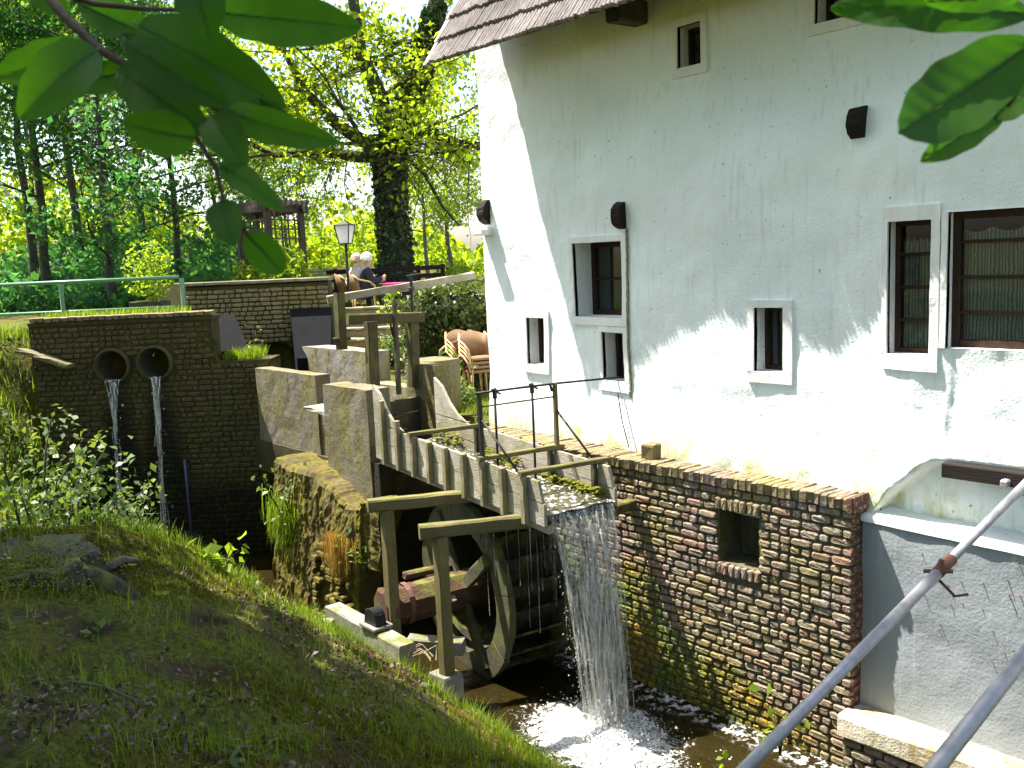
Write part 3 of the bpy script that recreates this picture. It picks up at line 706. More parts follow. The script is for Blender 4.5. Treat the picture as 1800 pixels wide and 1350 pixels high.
for w, th in ((-.03, .03), (FW, .03)):
    plank([(s + (0 if i else .0), zb(s) - .03) for i, s in enumerate(S)], [(s, zb(s) + .155) for s in S], w, th, 'side_board', WOODG)
    plank([(s + (.0 if i else .02), zb(s) + .160) for i, s in enumerate(S)], [(s + (.0 if i else .07), zb(s) + FH) for i, s in enumerate(S)], w, th, 'side_board', WOODG)
    # high wing boards where the trough meets the sluice
    SW = [2.35, 2.5, 2.65, 2.8, 2.95]; top = [.345, .40, .50, .66, .74]
    plank([(s, zb(s) + .345) for s in SW], [(s, zb(s) + t) for s, t in zip(SW, top)], w + .002, th, 'wing_board', WOODG)
    plank([(s, zb(s) - .03) for s in (2.7, 2.95)], [(s, zb(s) + .34) for s in (2.7, 2.95)], w + .001, th, 'side_board', WOODG)
for q in range(5):                                     # floor boards
    b = B(); w = .02 + q * .144; b.beam(FL(-.01, w + .065, zb(0) - .012), FL(2.95, w + .065, zb(2.95) - .012), .138, .025, .004, 8, .002); fl(b, 'floor_board', WOODB)
b = B(); b.beam(FL(-.02, .02, zb(0) - .06), FL(2.9, .02, zb(2.9) - .06), .06, .07, .01, 8); fl(b, 'bearer', WOODG)
b = B(); b.beam(FL(-.02, FW - .02, zb(0) - .06), FL(2.9, FW - .02, zb(2.9) - .06), .06, .07, .01, 8); fl(b, 'bearer', WOODD)
RIB = [.22 + .31 * i for i in range(9)]
for i, s in enumerate(RIB):
    t = FH + (.02 if i < 7 else .12 if i == 7 else .28)
    b = B(); b.beam(FL(s, -.058, zb(s) - .05), FL(s + rnd.uniform(-.01, .01), -.058, zb(s) + t), .05, .052, .006, 4, .003); fl(b, 'rib', WOODRIB)
    b = B(); b.beam(FL(s, FW + .058, zb(s) - .05), FL(s, FW + .058, zb(s) + FH), .05, .052, .006, 4, .003); fl(b, 'rib', WOODRIB)
for i in (0, 2, 6):
    s = RIB[i]; z = zb(s) + FH + .03
    b = B(); b.beam(FL(s, -.10, z + .01), FL(s - .03, FW + .10, z - .005), .055, .04, .006, 5, .003); fl(b, 'cross_bar', WOODY)
    b = B(); b.beam(FL(s, FW - .03, zb(s)), FL(s, FW - .03, zb(s) + FH), .045, .045, .006, 4, .003); fl(b, 'inner_post', WOODD)
# moss along the inside
def clumps(cs, rads, n=1, sq=.6):
    """cluster of small rough lumps: low-poly octahedron spheres"""
    V = []; base_ = [(1,0,0),(-1,0,0),(0,1,0),(0,-1,0),(0,0,1),(0,0,-1)]; fc = [(0,2,4),(2,1,4),(1,3,4),(3,0,4),(2,0,5),(1,2,5),(3,1,5),(0,3,5)]
    for c, r in zip(cs, rads):
        k = [tuple(c[i] + p[i] * r * rnd.uniform(.7, 1.25) * (sq if i == 2 else 1) for i in range(3)) for p in base_]
        for f in fc: V += [k[j] for j in f]
    return V
MOSS = m_leaf('moss', (.07, .09, .01), (.24, .23, .03), .3, .05)
cs = [FL(rnd.uniform(.1, 1.1), FW - .02 - abs(rnd.gauss(0, .03)), 0) for _ in range(340)]
cs = [(c.x, c.y, zb(.5) + .05 + rnd.uniform(0, .07)) for c in cs]
cs += [tuple(FL(rnd.uniform(1.3, 1.9), FW - .02 - abs(rnd.gauss(0, .05)), zb(1.5) + .06 + rnd.uniform(0, .12))) for _ in range(160)]
cs += [tuple(FL(rnd.uniform(2.3, 2.8), FW - .03 - abs(rnd.gauss(0, .05)), zb(2.5) + .08 + rnd.uniform(0, .14))) for _ in range(120)]
o = hang(link('moss', npmesh('moss', clumps(cs, [rnd.uniform(.012, .03) for _ in cs]), 3, MOSS)), flume, FI); o['kind'] = 'stuff'

# running water in the trough, and the fall
def m_fall(name, a, rough=.12):
    n = N(name); tr = n.node('BsdfTransparent'); mx = n.node('MixShader'); n.ln(n.math('MULTIPLY', n.ramp(n.noise(1.0, 4, .6, (55, 55, 2.2)), [(.44, a * .10), (.56, a * .55), (.66, min(1, a * 1.6))]), n.ramp(n.noise(5, 4, .6, (1, 1, .6)), [(.35, .45), (.6, 1)])), mx.inputs[0])
    n.fin((.86, .85, .80), rough, n.bump(n.noise(30, 4, .6, (1, 1, .3)), .8, .03), 0, .8)
    tl = n.node('BsdfTranslucent'); tl.inputs[0].default_value = (.86, .85, .80, 1); m2 = n.node('MixShader'); m2.inputs[0].default_value = .4
    n.ln(n.b.outputs[0], m2.inputs[1]); n.ln(tl.outputs[0], m2.inputs[2])
    n.ln(tr.outputs[0], mx.inputs[1]); n.ln(m2.outputs[0], mx.inputs[2]); n.ln(mx.outputs[0], n.out.inputs[0]); return n.m
FALL = m_fall('falling_water', .6); DROP = m_fall('spray', .9); FOAM = m_plain('foam', (.86, .87, .86), .5, 0, .1, 30, .4)
def m_chan():
    n = N('running_water'); h = n.noise(16, 5, .65); c = n.mix(n.ramp(n.noise(20, 6, .7), [(.54, 0), (.62, 1)]), (.05, .045, .02), (.75, .76, .74))
    return n.fin(c, .08, n.bump(h, .9, .03), 0, .8)
b = B(); V = []; Fc = []; ns_, nw = 60, 14
for i in range(ns_ + 1):
    for j in range(nw + 1):
        s = -.02 + 2.95 * i / ns_; w = .005 + (FW - .01) * j / nw
        V.append(FL(s, w, zb(s) + .055 + .02 * min(1, s) + .012 * float(fbm(s * 1.0, w, 9, 3, 2))))
Fc = [(i*(nw+1) + j, i*(nw+1) + j + 1, (i+1)*(nw+1) + j + 1, (i+1)*(nw+1) + j) for i in range(ns_) for j in range(nw)]
o = b.add(V, Fc).build('flume_water', m_chan(), None, True); props(o, kind='structure')

fb = B(); q = random.Random(5)
def strand(s0, w0, z0, v, wv, T, r0, r1, n=9, conv=.0, drift=(0, 0)):
    path = []; rad = []
    for k in range(n + 1):
        t = T * k / n; z = z0 - 4.9 * t * t; ss = s0 - v * t; w = w0 + (FW / 2 - w0) * conv * (k / n) + wv * t
        path.append(FL(ss + q.uniform(-.006, .006), w + q.uniform(-.006, .006), z)); rad.append((r0 + (r1 - r0) * k / n) * q.uniform(.6, 1.3))
    fb.tube(path, rad, 5, True)
for i in range(46):
    w = .02 + (FW - .04) * (q.random() ** .85); z0 = zb(0) + .06; T = math.sqrt((z0 + .02) / 4.9) * q.choice((1, 1, 1, .75, .5))
    strand(.02, w, z0 - q.uniform(0, .03), q.uniform(.34, .68), q.uniform(-.05, .05), T, q.uniform(.008, .02), q.uniform(.003, .012), 9, .34)
# the sheet itself, two thin uneven layers
for lay in range(2):
    V = []; n1, n2 = 40, 26
    for i in range(n1 + 1):
        for k in range(n2 + 1):
            w = .01 + (FW - .02) * i / n1; t = math.sqrt((zb(0) + .06) / 4.9) * k / n2; z = zb(0) + .06 - .03 * lay - 4.9 * t * t
            V.append(FL(.03 - (.50 - .10 * lay + .05 * math.sin(i * 1.1 + lay)) * t + .014 * math.sin(i * 1.7 + k * .2 + lay * 2) * (k / n2 + .2), w + (FW * .52 - w) * .34 * (k / n2) ** 1.3, z))
    fb.add(V, [(i*(n2+1) + k, (i+1)*(n2+1) + k, (i+1)*(n2+1) + k + 1, i*(n2+1) + k + 1) for i in range(n1) for k in range(n2)])
for i in range(30):                                     # drips over the left edge and through the wheel
    s = q.uniform(.1, 1.2); z0 = zb(s) - .08; w_ = q.uniform(.02, .6); path = [FL(s + q.uniform(-.003, .003), w_ + q.uniform(-.003, .003), z0 - k * .22) for k in range(q.randint(2, 6))]
    fb.tube(path, .0022, 4)
fo = fb.build('waterfall', FALL, None, True)
props(fo, 'sunlit sheet of water falling from the flume end into the pool', 'waterfall')
fc_ = FL(-.27, FW / 2, 0)
cs = []; rs = []
for i in range(900):
    t = q.random(); w = q.uniform(0, FW); tt = .6 * math.sqrt(q.random()); c = FL(.02 - .42 * tt + q.gauss(0, .03), w + (FW/2 - w) * .2 * tt + q.gauss(0, .035), zb(0) + .05 - 4.9 * tt * tt)
    cs.append(tuple(c)); rs.append(q.uniform(.002, .008))
for i in range(900):
    a = q.uniform(0, 6.28); r = abs(q.gauss(0, .30)); cs.append((fc_.x + r * math.cos(a) * 1.1 + .05, fc_.y - .05 + r * math.sin(a), abs(q.gauss(0, .15)) * math.exp(-r * 1.5))); rs.append(q.uniform(.003, .014))
dro = link('droplets', npmesh('droplets', clumps(cs, rs, 1, 1.3), 3, DROP), fo); dro['kind'] = 'stuff'
cs = []; rs = []
for i in range(5200):
    a = q.uniform(0, 6.28); r = abs(q.gauss(0, .26)) + .01
    x, y = fc_.x + .08 + r * math.cos(a) * 1.3, fc_.y - .08 + r * math.sin(a)
    if y > 6.05 or y < 4.6 or (r > .2 and float(fbm(x, y, 8, 3, 7)) < .1): continue
    cs.append((x, y, .01 + max(0, .09 * (1 - r / .4)) * q.random())); rs.append(q.uniform(.003, .012))
o = link('foam', npmesh('foam', clumps(cs, rs, 1, .45), 3, FOAM)); props(o, 'white foam churning where the fall meets the pool', 'foam', kind='stuff')

# trestles carrying the flume
for lab, a, c, zt, zbm, pm in (('nearer timber trestle of the flume in front of the wheel', (-6.13, 4.18), (-5.70, 5.05), 1.795, .5, .10), ('farther timber trestle of the flume behind the wheel', (-7.06, 4.28), (-6.62, 5.15), 1.83, .3, .10)):
    e = empty('flume_trestle', (a[0], a[1], zbm)); props(e, lab, 'trestle', 'flume trestles'); inv = Matrix.Translation((-a[0], -a[1], -zbm))
    b = B(); b.beam((a[0], a[1], zt - .055), (c[0], c[1], zt - .06), .10, .11, .015, 6, .005); hang(b.build('beam', WOODY), e, inv)
    px_, py_ = a[0] + (c[0] - a[0]) * .17, a[1] + (c[1] - a[1]) * .17
    b = B(); b.beam((px_, py_, zbm), (px_, py_, zt - .112), .095, .105, .01, 5, .003); hang(b.build('post', WOODY2), e, inv)
    b = B(); b.cbox((px_ - .02, py_, zbm - .09), (.24, .2, .2), .012, jit=.008); hang(b.build('foot_block', WOODP), e, inv)
# wall bracket beam under the flume lip
b = B(); b.beam((-5.56, 6.12, 1.68), (-5.50, 5.66, 1.70), .10, .09, .01, 3); props(b.build('bracket_beam', WOODR), 'short reddish beam between the brick wall and the flume lip', 'beam')

# iron gear frame standing on the flume
g = empty('sluice_gear', FL(RIB[2], 0, zb(RIB[2]) + FH)); GIv = Matrix.Translation(-FL(RIB[2], 0, zb(RIB[2]) + FH))
props(g, 'thin iron frame with lift rods standing on the flume', 'sluice gear')
def gp(b, nm, m=IRON, sm=False): return hang(b.build(nm, m, None, sm), g, GIv)
s2 = RIB[2]; zt = 2.77
b = B(); b.beam(FL(s2, -.05, zb(s2) + .3), FL(s2 + .01, -.05, zt), .035, .035, .003, 4, .001); gp(b, 'post')
b = B(); b.beam(FL(s2 - .03, FW + .03, zb(s2) + .3), FL(s2 - .03, FW + .03, zt), .035, .035, .003, 4, .001); gp(b, 'post', WOODY2)
pw = Vector((-6.02, 6.62, 2.74))
b = B(); b.tube([FL(s2 + .01, -.08, zt), FL(s2 - .01, FW * .5, zt), FL(s2 - .03, FW + .06, zt - .003), pw], .0105, 7); gp(b, 'top_bar', IRON, True)
b = B(); b.tube([FL(s2, -.05, zt - .12), FL(s2 - .03, FW + .02, zt - .12)], .007, 6); gp(b, 'lower_bar', IRON, True)
for w in (.10, .50):
    b = B(); b.tube([FL(s2 - .01, w, zb(s2) + .08), FL(s2 - .01, w, zt + .03)], .011, 6); gp(b, 'lift_rod', IRON, True)
    b = B(); b.cbox(FL(s2 - .01, w, zt - .02), (.035, .03, .09), .006, jit=.002); b.tube([FL(s2 - .01, w - .03, zt + .02), FL(s2 - .01, w + .06, zt - .03)], .009, 5); gp(b, 'clamp')
for w in (-.05, FW + .03):
    b = B(); b.tube([FL(s2 - .01, w, zt - .22), FL(s2 - .45, w + .05, zb(s2 - .45) + FH + .01)], .010, 6); gp(b, 'brace', IRON, True)
b = B(); b.tube([FL(s2 - .01, .7, zt), FL(s2 - .01, .72, zt - .07)], .012, 6); gp(b, 'catch')

# ------------------------------------------------------------------ water wheel
WA = R(9); hub = Vector((-7.0, 5.24, .765)); wheel = empty('waterwheel', hub, 0); WI = Matrix.Translation(-hub)
props(wheel, 'old mossy wooden water wheel with reddish axle below the flume', 'water wheel')
def WH(x, y, z): return hub + Vector((x * math.cos(WA) + y * math.sin(WA), -x * math.sin(WA) + y * math.cos(WA), z))      # x downstream in the wheel plane, y towards the wall
def wp(b, nm, m, sm=False): return hang(b.build(nm, m, None, sm), wheel, WI)
for y0 in (0.0, .62):
    for k in range(8):                                  # felloes
        V = []; n = 5; ro = .87 * rnd.uniform(.985, 1.01); ri = .63
        for i in range(n + 1):
            a = 2 * math.pi * (k + (i / n) * .985) / 8 + .2
            for r_, yy in ((ri, 0), (ro, 0), (ro, .07), (ri, .07)): V.append(WH(math.cos(a) * (r_ + rnd.uniform(-.008, .008)), y0 + yy + rnd.uniform(-.004, .004), math.sin(a) * (r_ + rnd.uniform(-.008, .008))))
        Fc = [(4*i + j, 4*i + (j+1) % 4, 4*i + 4 + (j+1) % 4, 4*i + 4 + j) for i in range(n) for j in range(4)] + [(3, 2, 1, 0), (4*n, 4*n + 1, 4*n + 2, 4*n + 3)]
        wp(B().add(V, Fc), 'felloe', WOODW)
    for a, l0, l1 in ((R(122), .0, .80), (R(-58), .0, .78), (R(38), .12, .70), (R(212), .1, .72)):
        p0 = WH(math.cos(a) * l0, y0 - .025, math.sin(a) * l0); p1 = WH(math.cos(a) * l1, y0 - .02, math.sin(a) * l1)
        b = B(); b.beam(p0, p1, .06, .13, .012, 5, .007, up=WH(math.cos(a + 1.57), 0, math.sin(a + 1.57)) - hub); wp(b, 'spoke', WOODW)
for k in range(22):
    a = 2 * math.pi * k / 22; b = B()
    p = WH(math.cos(a) * .68, .34, math.sin(a) * .68); p2 = WH(math.cos(a + .26) * .84, .34, math.sin(a + .26) * .84)
    d = (p2 - p).normalized(); ax_ = (WH(0, 1, 0) - hub)
    V = [p + ax_ * -.27, p2 + ax_ * -.27, p2 + ax_ * .28, p + ax_ * .28]; nrm = d.cross(ax_) * .022
    b.add(V + [v + nrm for v in V], [(0, 1, 2, 3), (7, 6, 5, 4), (0, 4, 5, 1), (1, 5, 6, 2), (2, 6, 7, 3), (3, 7, 4, 0)]); wp(b, 'bucket_board', WOODB)
V = []; n = 40
for i in range(n):
    a = 2 * math.pi * i / n
    for r_, yy in ((.665, .07), (.665, .62), (.63, .62), (.63, .07)): V.append(WH(math.cos(a) * r_, yy, math.sin(a) * r_))
wp(B().add(V, [(4*i + j, 4*i + (j+1) % 4, 4*((i+1) % n) + (j+1) % 4, 4*((i+1) % n) + j) for i in range(n) for j in range(4)]), 'sole', WOODB)
# axle: heavy eight-sided timber with worn slots
b = B(); V = []; n = 8; ysx = [-.86, -.84, -.55, -.3, 0, .5, 1.1]
for yy in ysx:
    for i in range(n):
        a = 2 * math.pi * (i + .5) / n; r_ = (.185 if yy > -.85 else .165) * rnd.uniform(.96, 1.04); V.append(WH(math.cos(a) * r_, yy, math.sin(a) * r_))
b.add(V, [(k*n + i, k*n + (i+1) % n, (k+1)*n + (i+1) % n, (k+1)*n + i) for k in range(len(ysx) - 1) for i in range(n)] + [tuple(range(n - 1, -1, -1)), tuple((len(ysx)-1)*n + i for i in range(n))])
wp(b, 'axle', WOODR)
for yy in (-.80, -.64):
    b = B(); V = []
    for i in range(16):
        a = 2 * math.pi * (i + .5) / 16
        for r_, y2 in ((.195, yy), (.195, yy + .05)): V.append(WH(math.cos(a) * r_, y2, math.sin(a) * r_))
    b.add(V, [(2*i, 2*((i+1) % 16), 2*((i+1) % 16) + 1, 2*i + 1) for i in range(16)]); wp(b, 'iron_band', RUSTY)
b = B(); b.cbox(WH(-.13, -.3, .21), (.1, .5, .07), .02, -WA, .01); wp(b, 'axle_cleat', WOODR)
b = B(); b.beam(WH(-.05, -.22, .23), WH(.2, -.2, -.02), .05, .03, .006, 3, .004); wp(b, 'wedge_strip', WOODG)
b = B(); b.tube([WH(0, -1.0, 0), WH(0, -.8, 0)], .035, 10); wp(b, 'gudgeon', IRON)

# timbers on the bank that carry the axle
def timber(nm, p0, p1, w, h, m, lab, cat='timber', seg=5): b = B(); b.beam(p0, p1, w, h, .012, seg, .004); return props(b.build(nm, m), lab, cat)
timber('sill_timber', (-7.80, 4.27, .60), (-6.50, 4.24, .58), .17, .16, WOODP, 'long pale sill timber under the black axle bearing')
timber('cross_timber', (-6.72, 4.40, .56), (-6.33, 4.72, .54), .14, .13, WOODP, 'short pale timber butting against the trestle foot')
timber('board', (-8.05, 3.85, .55), (-7.62, 4.17, .58), .12, .03, WOODP, 'narrow pale board lying in the grass behind the sill timber', 'board')
e = empty('axle_bearing', (-7.0, 4.24, .70)); props(e, 'small black iron bearing block at the end of the axle', 'bearing'); inv = Matrix.Translation((7.0, -4.24, -.70))
b = B(); b.cbox((-7.0, 4.25, .695), (.26, .2, .03), .005); hang(b.build('base_plate', WOODP), e, inv)
b = B(); V = []
for k in range(2):
    for i in range(9):
        a = math.pi * i / 8; V.append((-7.0 + .085 * math.cos(a), 4.19 + .11 * k, .78 + .075 * math.sin(a)))
    V += [(-7.10, 4.19 + .11 * k, .711), (-6.90, 4.19 + .11 * k, .711)]
b.add(V, [tuple(range(10, -1, -1)), tuple(range(11, 22))] + [(i, (i+1) % 11, (i+1) % 11 + 11, i + 11) for i in range(11)])
for sx in (-.08, .08): b.tube([(-7.0 + sx, 4.245, .74), (-7.0 + sx, 4.245, .81)], .014, 6)
hang(b.build('housing', BLACK), e, inv)
b = B()
for i in range(9):
    a = rnd.uniform(-.1, .1); b.tube([(-6.75 + .03 * i, 4.02 + .02 * i, .50), (-6.6 + .03 * i, 4.2 + .03 * i + a, .58 + .05 * rnd.random()), (-6.42 + .02 * i, 4.36 + a * .5, .55)], .005, 5)
props(b.build('twig_bundle', m_plain('dry_stalk', (.22, .17, .11), .9)), 'bundle of dry stalks leaning between the sill timber and trestle', 'twigs')

# ------------------------------------------------------------------ dam with two culvert pipes
DD = 12.6
dam = empty('dam_wall', P(DD, -5.1, 0)); props(dam, 'dark mossy brick dam wall with two round outlets', 'dam wall'); DI = Matrix.Translation(-P(DD, -5.1, 0))
PIPES = [((198 - 900) / 1650 * DD, 2.70), ((273 - 900) / 1650 * DD, 2.715)]; PR = .235
def dtop(l): return 3.33 if l < -3.97 else (3.33 - .62 * min(1, (l + 3.97) / .07) ** .5)
dn = [(l, z) for l in np.arange(-6.45, -3.25, .05) for z in np.arange(-.5, 3.36, .05)]
V = []; Fc = []; us = np.round(np.arange(-6.45, -3.24, .05), 3); zs_ = np.round(np.arange(-.5, 3.34, .05), 3)
for l in us:
    for z in zs_: V.append(P(DD + .02 + .0 * z, l, min(z, dtop(l))))
m2 = len(zs_)
for i in range(len(us) - 1):
    for j in range(m2 - 1):
        lc, zc = us[i] + .025, zs_[j] + .025
        if any(math.hypot(lc - pl, zc - pz) < PR - .02 for pl, pz in PIPES) or zs_[j] >= min(dtop(us[i]), dtop(us[i+1])) - .001: continue
        Fc.append((i*m2 + j, (i+1)*m2 + j, (i+1)*m2 + j + 1, i*m2 + j + 1))
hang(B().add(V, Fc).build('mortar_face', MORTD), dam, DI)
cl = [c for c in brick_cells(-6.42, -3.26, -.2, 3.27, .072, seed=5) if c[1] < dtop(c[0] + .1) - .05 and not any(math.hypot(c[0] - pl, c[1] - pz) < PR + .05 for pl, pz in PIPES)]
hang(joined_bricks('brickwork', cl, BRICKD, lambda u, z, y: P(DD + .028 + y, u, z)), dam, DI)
b = B()
for l0, l1, zt_, dp in ((-6.45, -3.97, 3.33, .35), (-3.90, -3.25, 2.71, .6)):
    V = [P(DD, l0, zt_ - .06), P(DD, l1, zt_ - .06), P(DD + dp, l1, zt_ - .06), P(DD + dp, l0, zt_ - .06)]; b.add([v + Vector((0, 0, .05)) for v in V] + V, [(0, 1, 2, 3), (7, 6, 5, 4), (0, 4, 5, 1), (1, 5, 6, 2), (2, 6, 7, 3), (3, 7, 4, 0)])
V = [P(DD, -3.25, -.5), P(DD + .6, -3.25, -.5), P(DD + .6, -3.25, 2.7), P(DD, -3.25, 2.7)]; b.add(V, [(0, 1, 2, 3)])
V = [P(DD + .015, -3.998, 2.65), P(DD + .35, -3.998, 2.65), P(DD + .35, -3.998, 3.3), P(DD + .015, -3.998, 3.3)]; b.add(V, [(0, 1, 2, 3)])
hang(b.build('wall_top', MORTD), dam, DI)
u = -6.42
while u < -4.0:
    o = link('coping_brick', CM[rnd.randrange(6)]); w = rnd.uniform(.095, .11); p = P(DD + .09, u + w / 2, 3.355 + rnd.uniform(-.004, .004)); o.location = p; o.scale = (w * .93, .22, .06); o.rotation_euler = (0, 0, math.atan2(Rt.y, Rt.x)); hang(o, dam, DI); u += w
for pl, pz in PIPES:
    b = B(); V = []; n = 40
    for i in range(n):
        a = 2 * math.pi * i / n
        for r_, dd in ((PR, -.07), (PR + .035, -.05), (PR + .035, .3), (PR, 1.6)): V.append(P(DD + dd, pl + r_ * .89 * math.cos(a), pz + r_ * .89 * math.sin(a)))
    b.add(V, [(4*i + j, 4*i + j + 1, 4*((i+1) % n) + j + 1, 4*((i+1) % n) + j) for i in range(n) for j in (0, 1)] + [(4*i, 4*((i+1) % n), 4*((i+1) % n) + 3, 4*i + 3) for i in range(n)] + [tuple(4*i + 3 for i in range(n))])
    hang(b.build('culvert_pipe', m_concrete('pipe_concrete', (.075, .065, .042), (.045, .04, .025), .6, ((.04, .04, .01), (.09, .075, .02))), None, True), dam, DI)
fb = B()
for k, (pl, pz) in enumerate(PIPES):
    fb = B(); z0 = pz - PR * .89 + .03
    for i in range(26):
        l = pl + rnd.uniform(-.10, .10); path = []; v = rnd.uniform(.25, .5); T = math.sqrt(z0 / 4.9) * rnd.choice((1, 1, .6, .4))
        for j in range(9):
            t = T * j / 8; path.append(P(DD - .08 - v * t, l + (pl + .05 - l) * min(1, j / 4) * .75 + rnd.uniform(-.01, .01) * (1 + j * .3), z0 - 4.9 * t * t))
        fb.tube(path, [rnd.uniform(.004, .010) for _ in path], 4)
    pts = [(P(DD - .1 - .3 * math.sqrt(max(0, (z0 - z)) / 4.9), pl + .05 + rnd.gauss(0, .05), z)) for z in np.linspace(.05, z0, 60)]
    o = fb.build('outlet_jet', FALL, None, True); props(o, ('left' if k == 0 else 'right') + ' thin jet of water falling from a culvert pipe', 'water jet', 'culvert jets')
    d_ = link('droplets', npmesh('droplets', clumps([tuple(p) for p in pts], [rnd.uniform(.006, .016) for _ in pts], 1, 1.5), 3, DROP), o); d_['kind'] = 'stuff'
b = B(); b.tube([P(DD - .12, -4.47, 1.40), P(DD - .15, -4.46, .9), P(DD - .2, -4.44, -.1)], .018, 8); props(b.build('drain_hose', m_plain('blue_hose', (.07, .07, .16), .4), None, True), 'thin violet-blue plastic hose hanging down the dam', 'hose')
b = B(); b.beam(P(DD - .12, -6.52, 2.98), P(DD - .16, -5.85, 2.74), .22, .05, .015, 6, .01); props(b.build('stone_slab', CONC), 'broken stone slab tilted against the left end of the dam', 'slab')

SHADEST = m_concrete('shade_black_stone', (.035, .03, .022), (.02, .018, .014), .3, ((.02, .025, .006), (.05, .05, .012)))  # shade below flume and piers is put into this near-black colour
# ------------------------------------------------------------------ concrete head race
race = empty('head_race', (-10, 5.5, 0)); props(race, 'weathered concrete channel walls leading from the arch to the flume', 'channel'); CI = Matrix.Translation((10, -5.5, 0))
cp = lambda b, nm, m: hang(b.build(nm, m), race, CI)
def slab(x0, x1, y0, y1, z0, z1, jit=.005, nseg=None):
    """block with a fairly dense, uneven skin"""
    b = B(); nx_ = max(2, int((x1 - x0) / .18)); ny_ = max(1, int((y1 - y0) / .18)); nz_ = max(2, int((z1 - z0) / .18)); idx = {}
    def vid(i, j, k):
        if (i, j, k) not in idx:
            idx[(i, j, k)] = len(b.v); x = x0 + (x1 - x0) * i / nx_; y = y0 + (y1 - y0) * j / ny_; z = z0 + (z1 - z0) * k / nz_
            b.v.append((x + rnd.uniform(-jit, jit), y + rnd.uniform(-jit, jit), z + rnd.uniform(-jit, jit)))
        return idx[(i, j, k)]
    for i in range(nx_):
        for k in range(nz_): b.f += [(vid(i, 0, k), vid(i+1, 0, k), vid(i+1, 0, k+1), vid(i, 0, k+1)), (vid(i, ny_, k), vid(i, ny_, k+1), vid(i+1, ny_, k+1), vid(i+1, ny_, k))]
        for j in range(ny_): b.f += [(vid(i, j, 0), vid(i, j+1, 0), vid(i+1, j+1, 0), vid(i+1, j, 0)), (vid(i, j, nz_), vid(i+1, j, nz_), vid(i+1, j+1, nz_), vid(i, j+1, nz_))]
    for j in range(ny_):
        for k in range(nz_): b.f += [(vid(0, j, k), vid(0, j, k+1), vid(0, j+1, k+1), vid(0, j+1, k)), (vid(nx_, j, k), vid(nx_, j+1, k), vid(nx_, j+1, k+1), vid(nx_, j, k+1))]
    return b
cp(slab(-11.75, -10.12, 5.52, 5.72, 1.45, 2.60), 'left_wall', CONC)
cp(slab(-10.12, -9.40, 5.55, 5.74, 1.45, 2.20), 'low_wall', MOSSC if 'MOSSC' in globals() else CONC)
cp(slab(-9.52, -8.60, 5.28, 5.58, 1.35, 2.57), 'gate_pier', CONC)
b = B(); b.beam((-10.05, 5.46, 2.24), (-9.5, 5.44, 2.22), .30, .05, .01, 4, .01); cp(b, 'stone_slab', CONC2)
cp(slab(-12.2, -10.4, 6.48, 6.78, 1.4, 2.78), 'right_wall', CONC2)
cp(slab(-10.4, -9.05, 6.40, 6.62, 1.4, 2.40), 'low_right_wall', CONC2)
cp(slab(-9.30, -8.72, 6.28, 6.50, 1.5, 2.72), 'gate_pier', SLATEC if 'SLATEC' in globals() else CONC)
cp(slab(-9.62, -9.1, 6.52, 6.95, 1.9, 2.72), 'end_pier', CONC)
cp(slab(-12.9, -8.45, 5.50, 6.52, 1.2, 1.62), 'channel_floor', MORTD)
cp(slab(-8.62, -8.46, 5.30, 6.5, -.4, 1.78), 'end_wall', SHADEST)
o = slab(-12.9, -8.5, 5.6, 6.48, 1.66, 1.70, .004).build('race_water', m_water()); props(o, kind='structure')
pl_ = empty('mossy_retaining_wall', (-9.3, 5.0, 0)); props(pl_, 'low broken retaining wall covered in yellow moss below the channel', 'wall'); PI_ = Matrix.Translation((9.3, -5.0, 0))
def rough_wall(x0, x1, y0, y1, z0, tops, jit, batter=.12):
    nx_, nz_ = int((x1 - x0) / .028), 44; V = []; q = random.Random(6); xs_ = np.linspace(x0, x1, nx_ + 1); tz = np.interp(xs_, [p[0] for p in tops], [p[1] for p in tops])
    for x, t in zip(xs_, tz):
        t += .02 * float(fbm(x, 0, 9, 3, 2))
        for k in range(nz_ + 1):
            z = z0 + (t - z0) * k / nz_; V.append((x, y0 - batter * (t - z) / 1.5 + jit * float(fbm(x, z, 6, 4, 3)) + .018 * float(fbm(x * 3.2, z * .5, 9, 4, 5)) + .012 * rnd.random() + (.035 if k == nz_ else 0), z))
        V += [(x, y0 + .2, t + .015 * q.random()), (x, y1, t)]
    m_ = nz_ + 3; Fc = [(i*m_ + j, (i+1)*m_ + j, (i+1)*m_ + j + 1, i*m_ + j + 1) for i in range(nx_) for j in range(m_ - 1)]
    b = B().add(V, Fc); b.f += [tuple(range(m_ - 1, -1, -1)), tuple(nx_*m_ + j for j in range(m_))]; return b
hang(rough_wall(-10.35, -8.42, 5.0, 5.55, -.4, [(-10.35, 1.62), (-10.0, 1.58), (-9.4, 1.60), (-9.0, 1.46), (-8.75, 1.34), (-8.42, 1.40)], .016).build('wall_body', MOSSW, None, False), pl_, PI_)
hang(rough_wall(-8.43, -8.12, 5.02, 5.4, .72, [(-8.43, 1.44), (-8.12, 1.42)], .02, .02).build('hanging_block', MOSSW, None, True), pl_, PI_)
cl = brick_cells(-9.3, -8.5, .0, .9, .08, seed=31); hang(joined_bricks('brickwork', [c for c in cl if rnd.random() < .6], MOSSW, lambda u_, z, y: (u_, 4.965 + y - .08 * (1.4 - z), z), .09), pl_, PI_)

